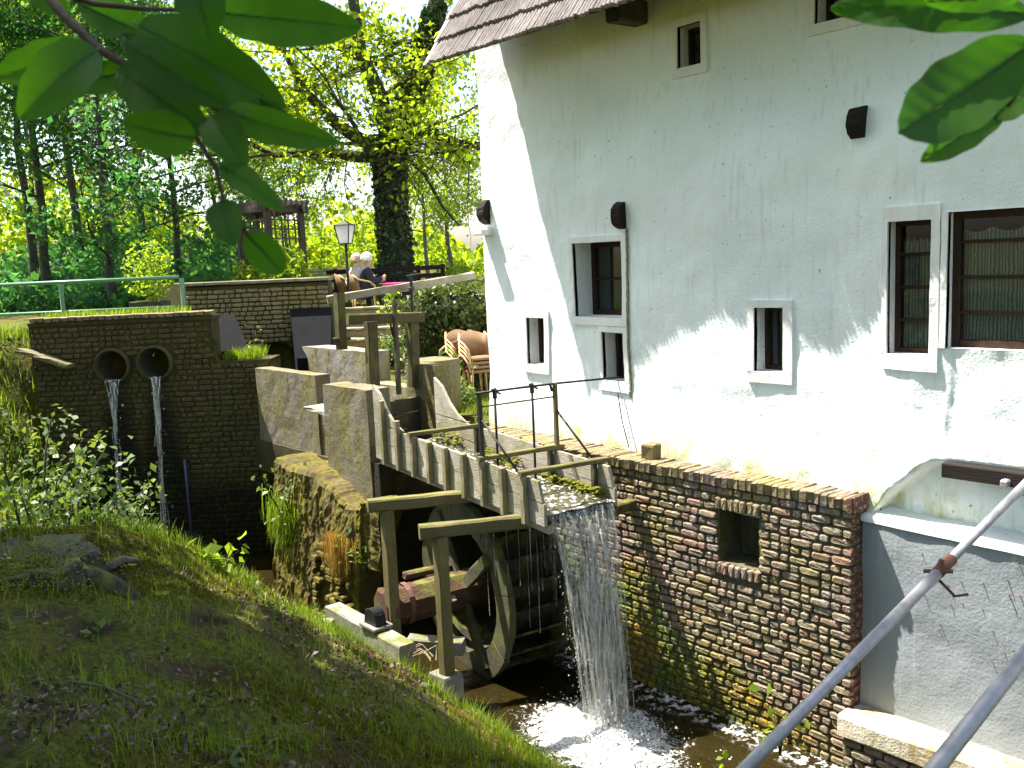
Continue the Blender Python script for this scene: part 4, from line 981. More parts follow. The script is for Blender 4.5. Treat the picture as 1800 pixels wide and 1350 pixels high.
# sluice gate frame
gt = empty('sluice_gate', (-9.1, 5.65, 2.4)); props(gt, 'dark timber sluice gate frame with a long lifting pole', 'sluice gate'); TI = Matrix.Translation((9.1, -5.65, -2.4))
tp = lambda b, nm, m: hang(b.build(nm, m), gt, TI)
b = B(); b.beam((-9.0, 5.63, 2.5), (-9.02, 5.66, 3.27), .10, .13, .01, 5); tp(b, 'post', GATEW)
b = B(); b.beam((-9.1, 6.26, 2.45), (-9.1, 6.28, 3.3), .10, .12, .01, 5); tp(b, 'post', GATEW)
b = B(); b.beam((-9.25, 5.50, 3.30), (-9.02, 6.38, 3.27), .11, .12, .01, 5); tp(b, 'head_beam', GATEW)
b = B(); b.beam((-9.45, 5.52, 2.95), (-9.47, 5.545, 3.60), .11, .10, .01, 5); tp(b, 'stub_post', GATEW)
b = B(); b.beam((-9.67, 5.50, 3.52), (-8.92, 7.10, 3.72), .075, .09, .01, 8, .005); tp(b, 'lifting_pole', WOODG)
b = B(); b.beam((-9.05, 6.0, 2.40), (-9.06, 6.02, 3.50), .05, .05, .006, 5); tp(b, 'lift_rod', WOODD)
b = B(); b.tube([(-9.12, 6.30, 3.1), (-9.12, 6.31, 3.76)], .018, 6); b.tube([(-9.12, 6.25, 3.75), (-9.05, 6.40, 3.77)], .012, 5); b.cbox((-9.12, 6.31, 3.6), (.05, .06, .05), .008); tp(b, 'iron_hanger', IRON)
for i in range(4):
    b = B(); b.beam((-9.0, 5.60, 1.72 + .18 * i), (-9.06, 6.32, 1.72 + .18 * i), .05, .172, .008, 4); tp(b, 'gate_board', WOODD)
b = B(); b.beam((-9.53, 5.58, 3.07), (-9.4, 5.50, 3.07), .2, .03, .005, 3); tp(b, 'ledge_board', GATEW)
# ------------------------------------------------------------------ terrace wall with arch
TD = 14.0
lat = lambda px, d: (px - 900) / 1650 * d                # rough bearing -> metres to the right at distance d
tw = empty('terrace_wall', P(TD, -3.8, 2)); props(tw, 'sunlit brick terrace wall with a dark arched culvert', 'wall'); TWI = Matrix.Translation(-P(TD, -3.8, 2))
tl0, tl1 = -4.78, -2.66; ac, ar, az0 = -3.50, .32, 2.50
def in_arch(l, z): return z < az0 + math.sqrt(max(0, ar * ar - (l - ac) ** 2)) if abs(l - ac) < ar else False
V = []; Fc = []; us = np.arange(tl0, tl1 + .01, .04); zs_ = np.arange(1.2, 3.70, .04); m2 = len(zs_)
for l in us:
    for z in zs_: V.append(P(TD + .02, l, z))
for i in range(len(us) - 1):
    for j in range(m2 - 1):
        if not in_arch(us[i] + .02, zs_[j] + .02): Fc.append((i*m2 + j, (i+1)*m2 + j, (i+1)*m2 + j + 1, i*m2 + j + 1))
k = len(V); V += [P(TD + .02, tl0, 1.2), P(TD + .02, tl0, 3.70), P(TD + .32, tl0, 1.2), P(TD + .32, tl0, 3.70), P(TD + .32, tl1, 1.2), P(TD + .32, tl1, 3.70), P(TD + .02, tl1, 1.2), P(TD + .02, tl1, 3.70)]
Fc += [(k + 2, k, k + 1, k + 3), (k + 6, k + 4, k + 5, k + 7), (k + 4, k + 2, k + 3, k + 5), (k + 1, k + 7, k + 5, k + 3)]
hang(B().add(V, Fc).build('mortar_body', MORTD), tw, TWI)
V = []; n = 16
for i in range(n + 1):
    a = math.pi * i / n; l, z = ac + ar * math.cos(a), az0 + ar * math.sin(a); V += [P(TD + .0, l, z), P(TD + 1.8, l, z)]
b = B().add(V, [(2*i, 2*i + 1, 2*i + 3, 2*i + 2) for i in range(n)] + [tuple(2*i + 1 for i in range(n + 1))]); V2 = [P(TD, ac - ar, az0), P(TD + 1.8, ac - ar, az0), P(TD + 1.8, ac - ar, 1.2), P(TD, ac - ar, 1.2), P(TD, ac + ar, az0), P(TD + 1.8, ac + ar, az0), P(TD + 1.8, ac + ar, 1.2), P(TD, ac + ar, 1.2)]
b.add(V2, [(0, 1, 2, 3), (4, 7, 6, 5), (1, 5, 6, 2)]); hang(b.build('culvert_vault', MORTD), tw, TWI)
cl = [c for c in brick_cells(tl0, tl1, 1.6, 3.66, .068, seed=12) if not any(in_arch(c[0] + dx, c[1] - .02) for dx in (-c[2] / 2, 0, c[2] / 2))]
hang(joined_bricks('brickwork', cl, BRICKT, lambda u_, z, y: P(TD + .028 + y, u_, z)), tw, TWI)
b = B(); p0, p1 = P(TD + .17, tl0 - .02, 3.725), P(TD + .17, tl1 + .02, 3.725); b.beam(p0, p1, .40, .05, .008, 8, .003); hang(b.build('cap_stone', CONC2), tw, TWI)
b = B(); b.add([P(13.45, -4.28, 3.28), P(13.45, -3.92, 3.28), P(12.98, -3.62, 2.80), P(12.98, -4.12, 2.80), P(13.45, -4.28, 1.3), P(13.45, -3.92, 1.3), P(12.98, -3.62, 1.3), P(12.98, -4.2, 1.3)], [(0, 3, 2, 1), (0, 4, 7, 3), (3, 7, 6, 2), (2, 6, 5, 1)]); hang(b.build('buttress', SLATE), tw, TWI)
for l0, l1, z0, z1, l2 in ( (-3.24, -2.62, 2.62, 3.30, -3.06),):   # sloping buttresses with dark slabs
    b = B(); V = [P(TD - .05, l0, z1), P(TD - .05, l1, z1), P(TD - .62, l1 + .04, z0), P(TD - .62, l2 if l0 > -4 else l0, z0), P(TD - .05, l0, 1.3), P(TD - .05, l1, 1.3), P(TD - .62, l1 + .04, 1.3), P(TD - .62, l2 if l0 > -4 else l0, 1.3)]
    b.add(V, [(0, 3, 2, 1), (0, 4, 7, 3), (3, 7, 6, 2), (2, 6, 5, 1)]); hang(b.build('buttress', SLATE), tw, TWI)
# second, lower wall beyond the railing
b = B(); b.beam(P(16.3, lat(285, 16.3), 3.42), P(16.3, lat(345, 16.3), 3.42), .2, .62, .01, 4); props(b.build('low_wall', BRICKT), 'low brick wall behind the green railing beside the planter', 'wall')

# brick steps up to the terrace
st = empty('brick_steps', P(16.2, -2.5, 2.1)); props(st, 'worn brick steps climbing to the terrace behind the sluice', 'steps'); SI = Matrix.Translation(-P(16.2, -2.5, 2.1))
for i in range(6):
    d0 = 16.0 + .32 * i; z1 = 2.25 + .17 * i
    b = B(); b.beam(P(d0 + .17, lat(607, d0), z1 - .22), P(d0 + .17, lat(720, d0) , z1 - .22), .36, .40, .012, 6, .006); hang(b.build('riser', BRICKT), st, SI)
    b = B(); b.beam(P(d0 + .14, lat(605, d0), z1), P(d0 + .14, lat(722, d0), z1), .36, .045, .01, 8, .008); hang(b.build('tread', CONC2), st, SI)

# ------------------------------------------------------------------ green railing
rl = empty('green_railing', P(13.3, -5.5, 3.05)); props(rl, 'green painted metal railing along the top of the dam', 'railing'); RLI = Matrix.Translation(-P(13.3, -5.5, 3.05))
for z0, z1 in ((3.845, 3.845), (3.43, 3.43)):
    b = B(); b.tube([P(13.3, -7.9, z0), P(13.3, -4.62 if z0 > 3.6 else -4.72, z1)], .026 if z0 > 3.6 else .02, 8); hang(b.build('rail', GREENP, None, True), rl, RLI)
for l in (-7.6, lat(121, 13.3), lat(332, 13.3)):
    b = B(); b.beam(P(13.3, l, 3.0), P(13.3, l, 3.83), .05, .05, .005, 3, .001); hang(b.build('post', GREENP), rl, RLI)

# planter with shrub
def leafquads(c, size, rgn, up=.5, aspect=.62, droop=.15, jitter=.35):
    """leaf-shaped diamonds at the points c: returns (4N,3)"""
    c = np.asarray(c, float); n = len(c)
    d = rgn.normal(size=(n, 3)); d[:, 2] -= droop; d /= np.linalg.norm(d, axis=1)[:, None]
    m = rgn.normal(size=(n, 3)) * (1 - up); m[:, 2] += up; s = np.cross(d, m); s /= np.linalg.norm(s, axis=1)[:, None] + 1e-9; m = np.cross(s, d)
    L = size * (1 + jitter * rgn.normal(size=n)).clip(.4, 1.9); L = L[:, None]
    a = c - d * L * .5; t = c + d * L * .5 - m * L * .06; mid = c - d * L * .05 + m * L * .10
    return np.stack([a, mid + s * L * aspect * .5, t, mid - s * L * aspect * .5], 1).reshape(-1, 3)
pe = empty('planter', P(15.2, lat(280, 15.2), 3.05)); props(pe, 'dark wooden planter box behind the railing with a clipped shrub', 'planter'); PEI = Matrix.Translation(-P(15.2, lat(280, 15.2), 3.05))
b = B(); c = P(15.2, lat(274, 15.2), 3.27); b.cbox(c, (.5, .45, .42), .01, YAW + R(8)); hang(b.build('box', WOODD), pe, PEI)
pts = rg.normal(size=(1500, 3)) * np.array([.26, .26, .33]); pts = pts[np.linalg.norm(pts / np.array([.40, .40, .50]), axis=1) < 1.05] + np.array(P(15.2, lat(276, 15.2), 3.95))
o = hang(link('foliage', npmesh('foliage', leafquads(pts, .075, rg), 4, LEAFY)), pe, PEI)

# ------------------------------------------------------------------ pergola
pg = empty('pergola', P(21, lat(490, 21), 3.05)); props(pg, 'dark timber pergola with square trellis panels above the terrace wall', 'pergola'); PGI = Matrix.Translation(-P(21, lat(490, 21), 3.05))
def pp(b, nm): return hang(b.build(nm, PERG), pg, PGI)
pz = 5.12
posts = [(21.0, lat(440, 21)), (21.0 - .9, lat(490, 20.1)), (21.0 + .3, lat(547, 21.3)), (23.0, lat(470, 23))]
for d_, l in posts:
    b = B(); b.beam(P(d_, l, 3.0), P(d_, l, pz), .13, .13, .01, 3); pp(b, 'post')
pd = [P(d_, l, pz) for d_, l in posts]
for a, c in ((0, 1), (1, 2), (3, 2), (0, 3)):
    b = B(); v = (pd[c] - pd[a]).normalized() * .3; b.beam(pd[a] - v + Vector((0, 0, .07)), pd[c] + v + Vector((0, 0, .07)), .07, .15, .01, 3); pp(b, 'roof_beam')
for i in range(7):
    t = i / 6; a = pd[0].lerp(pd[3], t); c = pd[1].lerp(pd[2], t); v = (c - a).normalized() * .35
    b = B(); b.beam(a - v + Vector((0, 0, .19)), c + v + Vector((0, 0, .19)), .05, .09, .006, 3); pp(b, 'rafter')
for a, c in ((0, 1), (1, 2)):
    for i in range(1, 5):
        t = i / 5; q_ = pd[a].lerp(pd[c], t); b = B(); b.beam((q_.x, q_.y, 3.9), (q_.x, q_.y, 5.0), .03, .03, .003, 2, .001); pp(b, 'trellis_bar')
    for i in range(6):
        z = 3.95 + .2 * i; b = B(); b.beam((pd[a].x, pd[a].y, z), (pd[c].x, pd[c].y, z), .03, .03, .003, 2, .001); pp(b, 'trellis_bar')

# ------------------------------------------------------------------ lantern
ld, ll = 19.0, lat(622, 19.0); le = empty('lamp_post', P(ld, ll, 3.05)); props(le, 'slim black lamp post with a white four-sided lantern', 'lamp post'); LI = Matrix.Translation(-P(ld, ll, 3.05))
b = B(); b.tube([P(ld, ll, 3.05), P(ld, ll, 4.35)], .028, 8); hang(b.build('pole', BLACK, None, True), le, LI)
def frust(z0, z1, h0, h1, rot=YAW + R(40)):
    V = [];
    for z, h in ((z0, h0), (z1, h1)):
        for i in range(4):
            a = rot + math.pi / 2 * i; V.append((P(ld, ll, z).x + h * math.cos(a), P(ld, ll, z).y + h * math.sin(a), z))
    return V
b = B(); b.add(frust(4.35, 4.70, .13, .215), [(0, 1, 5, 4), (1, 2, 6, 5), (2, 3, 7, 6), (3, 0, 4, 7), (3, 2, 1, 0)]); hang(b.build('lantern_glass', m_leaf('opal_glass', (.86, .87, .88), (.86, .87, .88), .7, .3, (1, 1, 1))), le, LI)
b = B(); V = frust(4.34, 4.71, .138, .222)
for i in range(4):
    b.tube([V[i], V[i + 4]], .012, 5); b.tube([V[i + 4], V[4 + (i + 1) % 4]], .014, 5); b.tube([V[i], V[(i + 1) % 4]], .012, 5)
T = P(ld, ll, 4.80); b.add([V[4], V[5], V[6], V[7], tuple(T)], [(0, 1, 4), (1, 2, 4), (2, 3, 4), (3, 0, 4)]); hang(b.build('lantern_frame', BLACK), le, LI)

# ------------------------------------------------------------------ chairs, table, people on the terrace
def chair(name, pos, rz, label, group=None, par=None):
    e = empty(name, pos, rz); props(e, label, 'chair', group)
    s = B(); s.cbox((0, 0, .44), (.46, .46, .05), .02); s.build('seat', WICKER, e)
    k = B(); V = []; n = 9
    for i in range(n + 1):
        a = R(200 + 140 * i / n); x, y = .27 * math.cos(a), .25 * math.sin(a)
        V += [(x, y, .46), (x * 1.12, y * 1.18 - .03, .88 - .09 * abs(i / n - .5) * 2)]
    k.add(V, [(2*i, 2*i + 2, 2*i + 3, 2*i + 1) for i in range(n)]); o = k.build('back', WICKER, e, True); md = o.modifiers.new('t', 'SOLIDIFY'); md.thickness = .02
    for sx in (-1, 1):
        a = B(); a.tube([(sx * .25, -.24, .84), (sx * .31, -.12, .74), (sx * .31, .12, .68), (sx * .28, .22, .60), (sx * .24, .22, .44)], .018, 6); a.build('arm', CANE, e, True)
        for sy in (-1, 1):
            g_ = B(); g_.tube([(sx * .2, sy * .19, .44), (sx * .23, sy * .22, 0)], .018, 6); g_.build('leg', CANE, e, True)
    return e
pd_ = 20.5; fz = 2.87
look = YAW - R(90) + R(90)
c1 = P(pd_, lat(624, pd_), fz); c2 = P(pd_ - .55, lat(647, pd_ - .55), fz)
frz = math.atan2(Rt.y, Rt.x) - R(90) + R(15)            # both look to the right, towards their table
chair('wicker_chair', c1, frz, 'wicker chair of the person in the pale jacket')
chair('wicker_chair', c2, frz, 'wicker chair of the person in the dark jacket')

def skin_body(name, verts, edges, radii, mat, parent, sub_=2):
    me = bpy.data.meshes.new(name); me.from_pydata(verts, edges, []); o = link(name, me, parent); me.materials.append(mat)
    sk = o.modifiers.new('skin', 'SKIN')
    sv = me.skin_vertices[0].data if me.skin_vertices else None
    if sv is None:
        bpy.context.view_layer.objects.active = o
    for v, r_ in zip(me.skin_vertices[0].data, radii): v.radius = r_ if hasattr(r_, '__len__') else (r_, r_)
    me.skin_vertices[0].data[0].use_root = True
    sm_ = o.modifiers.new('sub', 'SUBSURF'); sm_.levels = sub_; sm_.render_levels = sub_; sk.use_smooth_shade = True
    return o
SKIN = m_plain('skin', (.50, .30, .22), .6, 0, .15); HAIRW = m_plain('white_hair', (.78, .76, .72), .8, 0, .2, 60); HAIRB = m_plain('fair_hair', (.55, .44, .33), .8, 0, .4, 60)
TROU = m_plain('dark_trousers', (.03, .03, .04), .9)
def person(pos, rz, jacket, hair, label, lean=.12, turn=0):
    """seated figure, local +Y is forward; body one skinned mesh, clothes over it"""
    e = empty('person', pos, rz); props(e, label, 'person')
    V = [(0, -.02, .54), (0, -.03 + lean * .3, .70), (0, -.05 + lean * .8, .92), (0, -.03 + lean, 1.02), (0, .0 + lean, 1.09), (0, .03 + lean, 1.20),
         (-.10, .02, .52), (-.13, .40, .53), (-.12, .44, .10), (-.12, .56, .05), (.10, .02, .52), (.13, .40, .53), (.12, .44, .10), (.12, .56, .05),
         (-.18, lean - .04, .98), (-.24, lean + .05, .74), (-.10, lean + .28, .74), (-.05, lean + .36, .78), (.18, lean - .04, .98), (.24, lean + .05, .74), (.12, lean + .28, .80), (.06, lean + .36, .86)]
    E_ = [(0, 1), (1, 2), (2, 3), (3, 4), (4, 5), (0, 6), (6, 7), (7, 8), (8, 9), (0, 10), (10, 11), (11, 12), (12, 13), (2, 14), (14, 15), (15, 16), (16, 17), (2, 18), (18, 19), (19, 20), (20, 21)]
    Rr = [(.17, .13), (.15, .12), (.17, .12), (.08, .08), (.055, .055), (.085, .10), .09, .075, .05, .05, .09, .075, .05, .05, .07, .055, .042, .035, .07, .055, .042, .035]
    skin_body('body', V, E_, Rr, SKIN, e)
    Rj = [r_ if not hasattr(r_, '__len__') else r_ for r_ in Rr]
    jv = [0, 1, 2, 3, 14, 15, 16, 18, 19, 20]; mp_ = {v: i for i, v in enumerate(jv)}
    grow = lambda r_: tuple(q * 1.22 + .012 for q in r_) if hasattr(r_, '__len__') else r_ * 1.25 + .012
    skin_body('jacket', [V[i] for i in jv], [(mp_[a], mp_[b_]) for a, b_ in E_ if a in mp_ and b_ in mp_], [grow(Rr[i]) for i in jv], jacket, e)
    tv_ = [0, 6, 7, 8, 10, 11, 12]; mt = {v: i for i, v in enumerate(tv_)}
    skin_body('trousers', [V[i] for i in tv_], [(mt[a], mt[b_]) for a, b_ in E_ if a in mt and b_ in mt], [grow(Rr[i]) if i else (.17, .14) for i in tv_], TROU, e)
    hc = Vector((0, .005 + lean, 1.225)); cs_ = []
    for i in range(420):
        a, t = rnd.uniform(0, 6.28), rnd.uniform(-.25, 1) ; q_ = Vector((math.cos(a) * math.sqrt(max(0, 1 - t*t)) * .098, math.sin(a) * math.sqrt(max(0, 1 - t*t)) * .112 - .012, t * .12))
        if q_.y > .05 and q_.z < .05: continue
        cs_.append(tuple(hc + q_))
    h_ = link('hair', npmesh('hair', clumps(cs_, [rnd.uniform(.018, .032) for _ in cs_], 1, 1), 3, hair), e)
    for sx in (-1, 1):
        ear = B(); ear.tube([(sx * .083, lean + .03, 1.175), (sx * .093, lean + .02, 1.20), (sx * .085, lean + .03, 1.225)], .012, 6); ear.build('ear', SKIN, e, True)
    nz_ = B(); nz_.tube([(0, lean + .125, 1.215), (0, lean + .145, 1.185), (0, lean + .12, 1.175)], [.008, .014, .01], 6); nz_.build('nose', SKIN, e, True)
    return e
CREAM = m_plain('pale_jacket', (.62, .60, .52), .9); NAVY = m_plain('navy_jacket', (.02, .022, .035), .8)
person(c1 + Vector((0, 0, -.06)), frz - R(10), CREAM, HAIRB, 'seated person in a pale jacket bending over the table', .20)
person(c2 + Vector((0, 0, -.06)), frz, NAVY, HAIRW, 'seated white-haired person in a dark navy jacket', .13)
te = empty('terrace_table', P(pd_ - .2, lat(688, pd_), fz)); props(te, 'low dark table with a bright pink cloth in front of the seated people', 'table'); TEI = Matrix.Translation(-P(pd_ - .2, lat(688, pd_), fz))
c = P(pd_ - .2, lat(712, pd_), fz + .60); b = B(); b.cbox(c, (1.0, .8, .04), .01, math.atan2(Rt.y, Rt.x)); hang(b.build('table_top', WOODD), te, TEI)
for sx in (-.42, .42):
    for sy in (-.32, .32):
        q_ = c + Rt * sx + Fw * sy; b = B(); b.beam((q_.x, q_.y, fz), (q_.x, q_.y, fz + .64), .06, .06, .005, 2); hang(b.build('leg', WOODD), te, TEI)
b = B(); q_ = c + Rt * -.12 - Fw * .41; b.add([q_ + Rt * -.18 + Vector((0, 0, .025)), q_ + Rt * .36 + Vector((0, 0, .025)), q_ + Rt * .36 - Fw * .01 + Vector((0, 0, -.16)), q_ + Rt * -.18 - Fw * .01 + Vector((0, 0, -.17)), q_ + Rt * -.18 + Fw * .8 + Vector((0, 0, .025)), q_ + Rt * .36 + Fw * .8 + Vector((0, 0, .025))], [(0, 3, 2, 1), (0, 1, 5, 4)])
o = b.build('pink_cloth', m_plain('pink_cloth', (.60, .05, .22), .8)); props(o, 'bright pink cloth draped over the dark terrace table', 'tablecloth')
fe = empty('dark_fence', P(19.6, lat(760, 19.6), fz)); props(fe, 'dark horizontal rail fence at the edge of the terrace', 'fence'); FEI = Matrix.Translation(-P(19.6, lat(760, 19.6), fz))
for z in (3.32, 3.60, 3.78):
    b = B(); b.beam(P(22.2, lat(585, 22.2), z - .02), P(22.0, lat(790, 22.0), z), .05, .10, .006, 4); hang(b.build('rail', BLKWOOD), fe, FEI)
for px_ in (600, 680, 745, 788):
    b = B(); b.beam(P(22.26, lat(px_, 22.2), 3.0), P(22.26, lat(px_, 22.2), 3.85), .08, .08, .006, 3); hang(b.build('post', BLKWOOD), fe, FEI)
# stacked wicker chairs at the house corner
sk0 = P(12.4, lat(826, 12.4), 2.12); kk_ = 0
for sidx, (dx, base_p, nst) in enumerate(((0, P(12.5, lat(818, 12.5), 2.12), 4), (1, P(12.2, lat(842, 12.2), 2.12), 4))):
    for i in range(nst):
        e = chair('wicker_chair', base_p + Vector((0, 0, .055 * i)) , math.atan2(Rt.y, Rt.x) + R(205) + rnd.uniform(-.05, .05), '%s wicker chair in the %s stack by the mill corner' % (('bottom', 'second', 'third', 'top')[i], ('left', 'right')[sidx]), 'stacked wicker chairs'); e.scale = (.72, .72, .8)
e = chair('wicker_chair', P(12.9, lat(786, 12.9), 2.12), math.atan2(Rt.y, Rt.x) + R(120), 'single wicker armchair beside the stacked chairs and hedge')
e = empty('flower_pot', P(12.1, lat(790, 12.1), 2.1)); props(e, 'terracotta flower pot standing near the stacked chairs', 'flower pot')
b = B(); V = []; n = 16
for r_, z in ((.12, 0), (.16, .24), (.19, .24), (.19, .30), (.165, .30), (.15, .2)):
    for i in range(n): V.append((r_ * math.cos(6.2832 * i / n), r_ * math.sin(6.2832 * i / n), z))
b.add(V, [(k*n + i, k*n + (i+1) % n, (k+1)*n + (i+1) % n, (k+1)*n + i) for k in range(5) for i in range(n)] + [tuple(5*n + i for i in range(n))]); b.build('pot', m_plain('terracotta', (.42, .26, .14), .9), e, True)
pts = rg.normal(size=(260, 3)) * [.12, .12, .1] + [0, 0, .42]; link('foliage', npmesh('foliage', leafquads(pts, .07, rg), 4, LEAFS), e)

# hedge
he = empty('hedge', P(13.4, lat(785, 13.4), 2.1)); props(he, 'clipped leafy hedge between the sluice and the white mill', 'hedge'); HEI = Matrix.Translation(-P(13.4, lat(785, 13.4), 2.1))
n = 15000; u_ = rg.uniform(-1, 1, (n, 3)); k_ = np.argmax(np.abs(u_), axis=1); sgn = np.sign(u_[np.arange(n), k_]); u_[np.arange(n), k_] = sgn * (1 - np.abs(rg.normal(0, .05, n))); 
u_[:, 2] = np.where(u_[:, 2] > .75, u_[:, 2] - .22 * (np.maximum(0, -u_[:, 0] - .55)) * 2, u_[:, 2])
ctr = np.array(P(13.7, lat(797, 13.7), 2.80)); hx, hy, hzz = .62, .8, .72
pts = ctr + u_[:, :1] * hx * np.array(Rt) + u_[:, 1:2] * hy * np.array(Fw) + u_[:, 2:] * hzz * np.array([0, 0, 1]); pts += rg.normal(0, .03, pts.shape)
hang(link('foliage', npmesh('foliage', leafquads(pts, .075, rg, .4), 4, HEDGE)), he, HEI)
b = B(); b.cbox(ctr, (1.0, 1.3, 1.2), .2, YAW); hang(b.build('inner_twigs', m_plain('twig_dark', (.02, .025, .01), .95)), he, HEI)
# ------------------------------------------------------------------ trees
def gz(x, y): return float(ground_z(x, y))
def grow(q, p, d, L, r, depth, out, tips, spread=.6, upb=.15, nseg=4, kids=(2, 4)):
    path = [p.copy()]; rad = [r]; c = p.copy(); dd = d.copy()
    for i in range(nseg):
        dd = (dd + Vector((q.gauss(0, .14), q.gauss(0, .14), q.gauss(0, .10) + upb * .25))).normalized(); c = c + dd * (L / nseg); path.append(c.copy()); rad.append(r * (1 - .5 * (i + 1) / nseg))
    out.append((path, rad))
    if depth == 0: tips += path[1:]; return
    if depth == 1: tips += path[2:]
    for k in range(q.randint(*kids)):
        t = q.uniform(.35, 1); i = min(nseg, int(t * nseg)); b0 = path[i]
        nd = (dd + Vector((q.gauss(0, spread), q.gauss(0, spread), q.gauss(0, spread * .55) + upb))).normalized()
        grow(q, b0, nd, L * q.uniform(.5, .8), max(.012, rad[i] * q.uniform(.45, .65)), depth - 1, out, tips, spread, upb, nseg, kids)
    if depth: grow(q, path[-1], (dd + Vector((q.gauss(0, .2), q.gauss(0, .2), .1))).normalized(), L * .75, rad[-1], depth - 1, out, tips, spread, upb, nseg, kids)
def tree_meshes(name, seed, H, r, leafmat, barkmat, nleaf, lsize, spread=.7, depth=4, first=.3, clump=.45, L0=None, upb=.12, lean=(0, 0), nlimbs=9, flat=.7, low=0):
    q = random.Random(seed); out = []; tips = []; L0 = L0 or H * .32
    n = 9; path = [Vector((lean[0] * (i / n) ** 1.5 + q.gauss(0, .05) * (i > 0), lean[1] * (i / n) ** 1.5 + q.gauss(0, .05) * (i > 0), H * i / n)) for i in range(n + 1)]; rad = [r * (1.25 if i == 0 else 1) * (1 - .85 * i / n) for i in range(n + 1)]
    out.append((path, rad))
    for k in range(nlimbs):
        t = first + (1 - first) * (k + q.random() * .6) / nlimbs; i = min(n - 1, int(t * n)); p = path[i].lerp(path[i + 1], t * n - i if t * n - i < 1 else .9); a = q.uniform(0, 6.28) if nlimbs < 5 else k * 2.4 + q.uniform(-.4, .4)
        dv = Vector((math.cos(a), math.sin(a), q.uniform(.0, .55) + .5 * t)).normalized()
        grow(q, p, dv, L0 * (1.15 - .65 * t) * q.uniform(.8, 1.15), max(.03, rad[i] * q.uniform(.35, .55)), depth - 2, out, tips, spread, upb)
    b = B()
    for pth, rd in out: b.tube(pth, rd, 8 if rd[0] > .08 else 4, False)
    tm = b.mesh(name + '_trunk', barkmat, True)
    T = np.array([tuple(t) for t in tips]); g = np.random.default_rng(seed); idx = g.integers(0, len(T), nleaf)
    pts = T[idx] + g.normal(size=(nleaf, 3)) * np.array([clump, clump, clump * flat])
    if low: pts = pts[pts[:, 2] > low]
    return tm, npmesh(name + '_crown', leafquads(pts, lsize, g, .55), 4, leafmat), T
def plant_tree(name, pos, meshes, label, cat='tree', group=None, rz=0, sc=1.0):
    e = empty(name, pos, rz); props(e, label, cat, group); e.scale = (sc, sc, sc)
    link('trunk', meshes[0], e); link('crown', meshes[1], e); return e

# great ivy-clad tree behind the terrace
q = random.Random(3); tpos = P(24, lat(706, 24), 3.05); te_ = empty('ivy_tree', tpos); props(te_, 'big spreading tree with dark ivy-covered trunk behind the terrace', 'tree')
LV = lambda l, z, d=0: Rt * l + Fw * d + Vector((0, 0, z))            # local: right, up, away
out = []; tips = []
main = [LV(0, -.1), LV(.02, 1.2), LV(0, 2.4), LV(-.02, 3.3), LV(.25, 4.1, .1), LV(.75, 5.2, .2), LV(1.15, 6.3, .1), LV(1.5, 7.6, 0), LV(1.7, 9.0, 0)]
out.append((main, [.42, .35, .33, .33, .30, .27, .23, .18, .11]))
left_ = [LV(-.05, 3.3), LV(-.55, 3.85, -.1), LV(-1.2, 4.3, -.3), LV(-1.9, 5.1, -.4), LV(-2.4, 6.2, -.3)]; out.append((left_, [.22, .18, .15, .11, .07]))
left2 = [LV(-.05, 3.5), LV(-.8, 3.55, .2), LV(-1.8, 3.75, .3), LV(-2.9, 3.7, .2), LV(-3.7, 4.1, .1)]; out.append((left2, [.17, .14, .11, .08, .05]))
up_ = [LV(.05, 3.7), LV(-.1, 4.9, -.2), LV(-.5, 6.0, -.4), LV(-.6, 7.6, -.5), LV(-.9, 9.2, -.4)]; out.append((up_, [.24, .2, .16, .12, .07]))
right_ = [LV(.3, 4.0), LV(1.0, 4.05, -.2), LV(1.8, 3.7, -.4), LV(2.6, 3.6, -.4), LV(3.4, 3.3, -.5)]; out.append((right_, [.16, .13, .1, .07, .04]))
low_r = [LV(.3, 3.6), LV(.9, 3.0, -.3), LV(1.3, 2.2, -.5), LV(1.7, 1.7, -.6)]; out.append((low_r, [.07, .05, .035, .02]))
for base_, n in ((main[4:], 8), (left_, 6), (left2, 7), (up_, 8), (right_, 6)):
    for k in range(n):
        p = base_[q.randrange(1, len(base_))]; a = q.uniform(0, 6.28)
        grow(q, p.copy(), Vector((math.cos(a), math.sin(a), q.uniform(-.25, .6))).normalized(), q.uniform(1.2, 2.3), .06, 2, out, tips, .75, .02)
for k in range(14):                                      # hanging twigs
    p = LV(q.uniform(-3.6, 2.8), q.uniform(3.3, 4.2), q.uniform(-.8, .8)); grow(q, p, Vector((q.gauss(0, .3), q.gauss(0, .3), -1)).normalized(), q.uniform(.8, 1.5), .018, 1, out, tips, .5, -.1)
b = B()
for pth, rd in out: b.tube(pth, rd, 9 if rd[0] > .1 else 4, False)
b.build('trunk', BARK, te_, True)
T = np.array([tuple(t) for t in tips]); n = 14500; g = np.random.default_rng(5)
pts = T[g.integers(0, len(T), n)] + g.normal(size=(n, 3)) * [.27, .27, .2]
lx = pts @ np.array(Rt); kp = ~((pts[:, 2] < 3.5) & (g.random(n) < .72)) & ~((np.hypot(pts[:, 0], pts[:, 1]) < .9) & (pts[:, 2] < 4.2)); pts = pts[kp]
link('crown', npmesh('crown', leafquads(pts, .14, g, .55), 4, LEAFT), te_)
n = 6500; tt = g.random(n); mp_ = np.array([tuple(p) for p in main[:8]]); seg = (tt ** .9 * 6.6); i_ = seg.astype(int); fr_ = (seg - i_)[:, None]
cpt = mp_[i_] * (1 - fr_) + mp_[i_ + 1] * fr_; a = g.uniform(0, 6.28, n); rr_ = (np.interp(seg, range(8), [.46, .39, .37, .37, .34, .31, .27, .22]) + np.abs(g.normal(0, .045, n)))
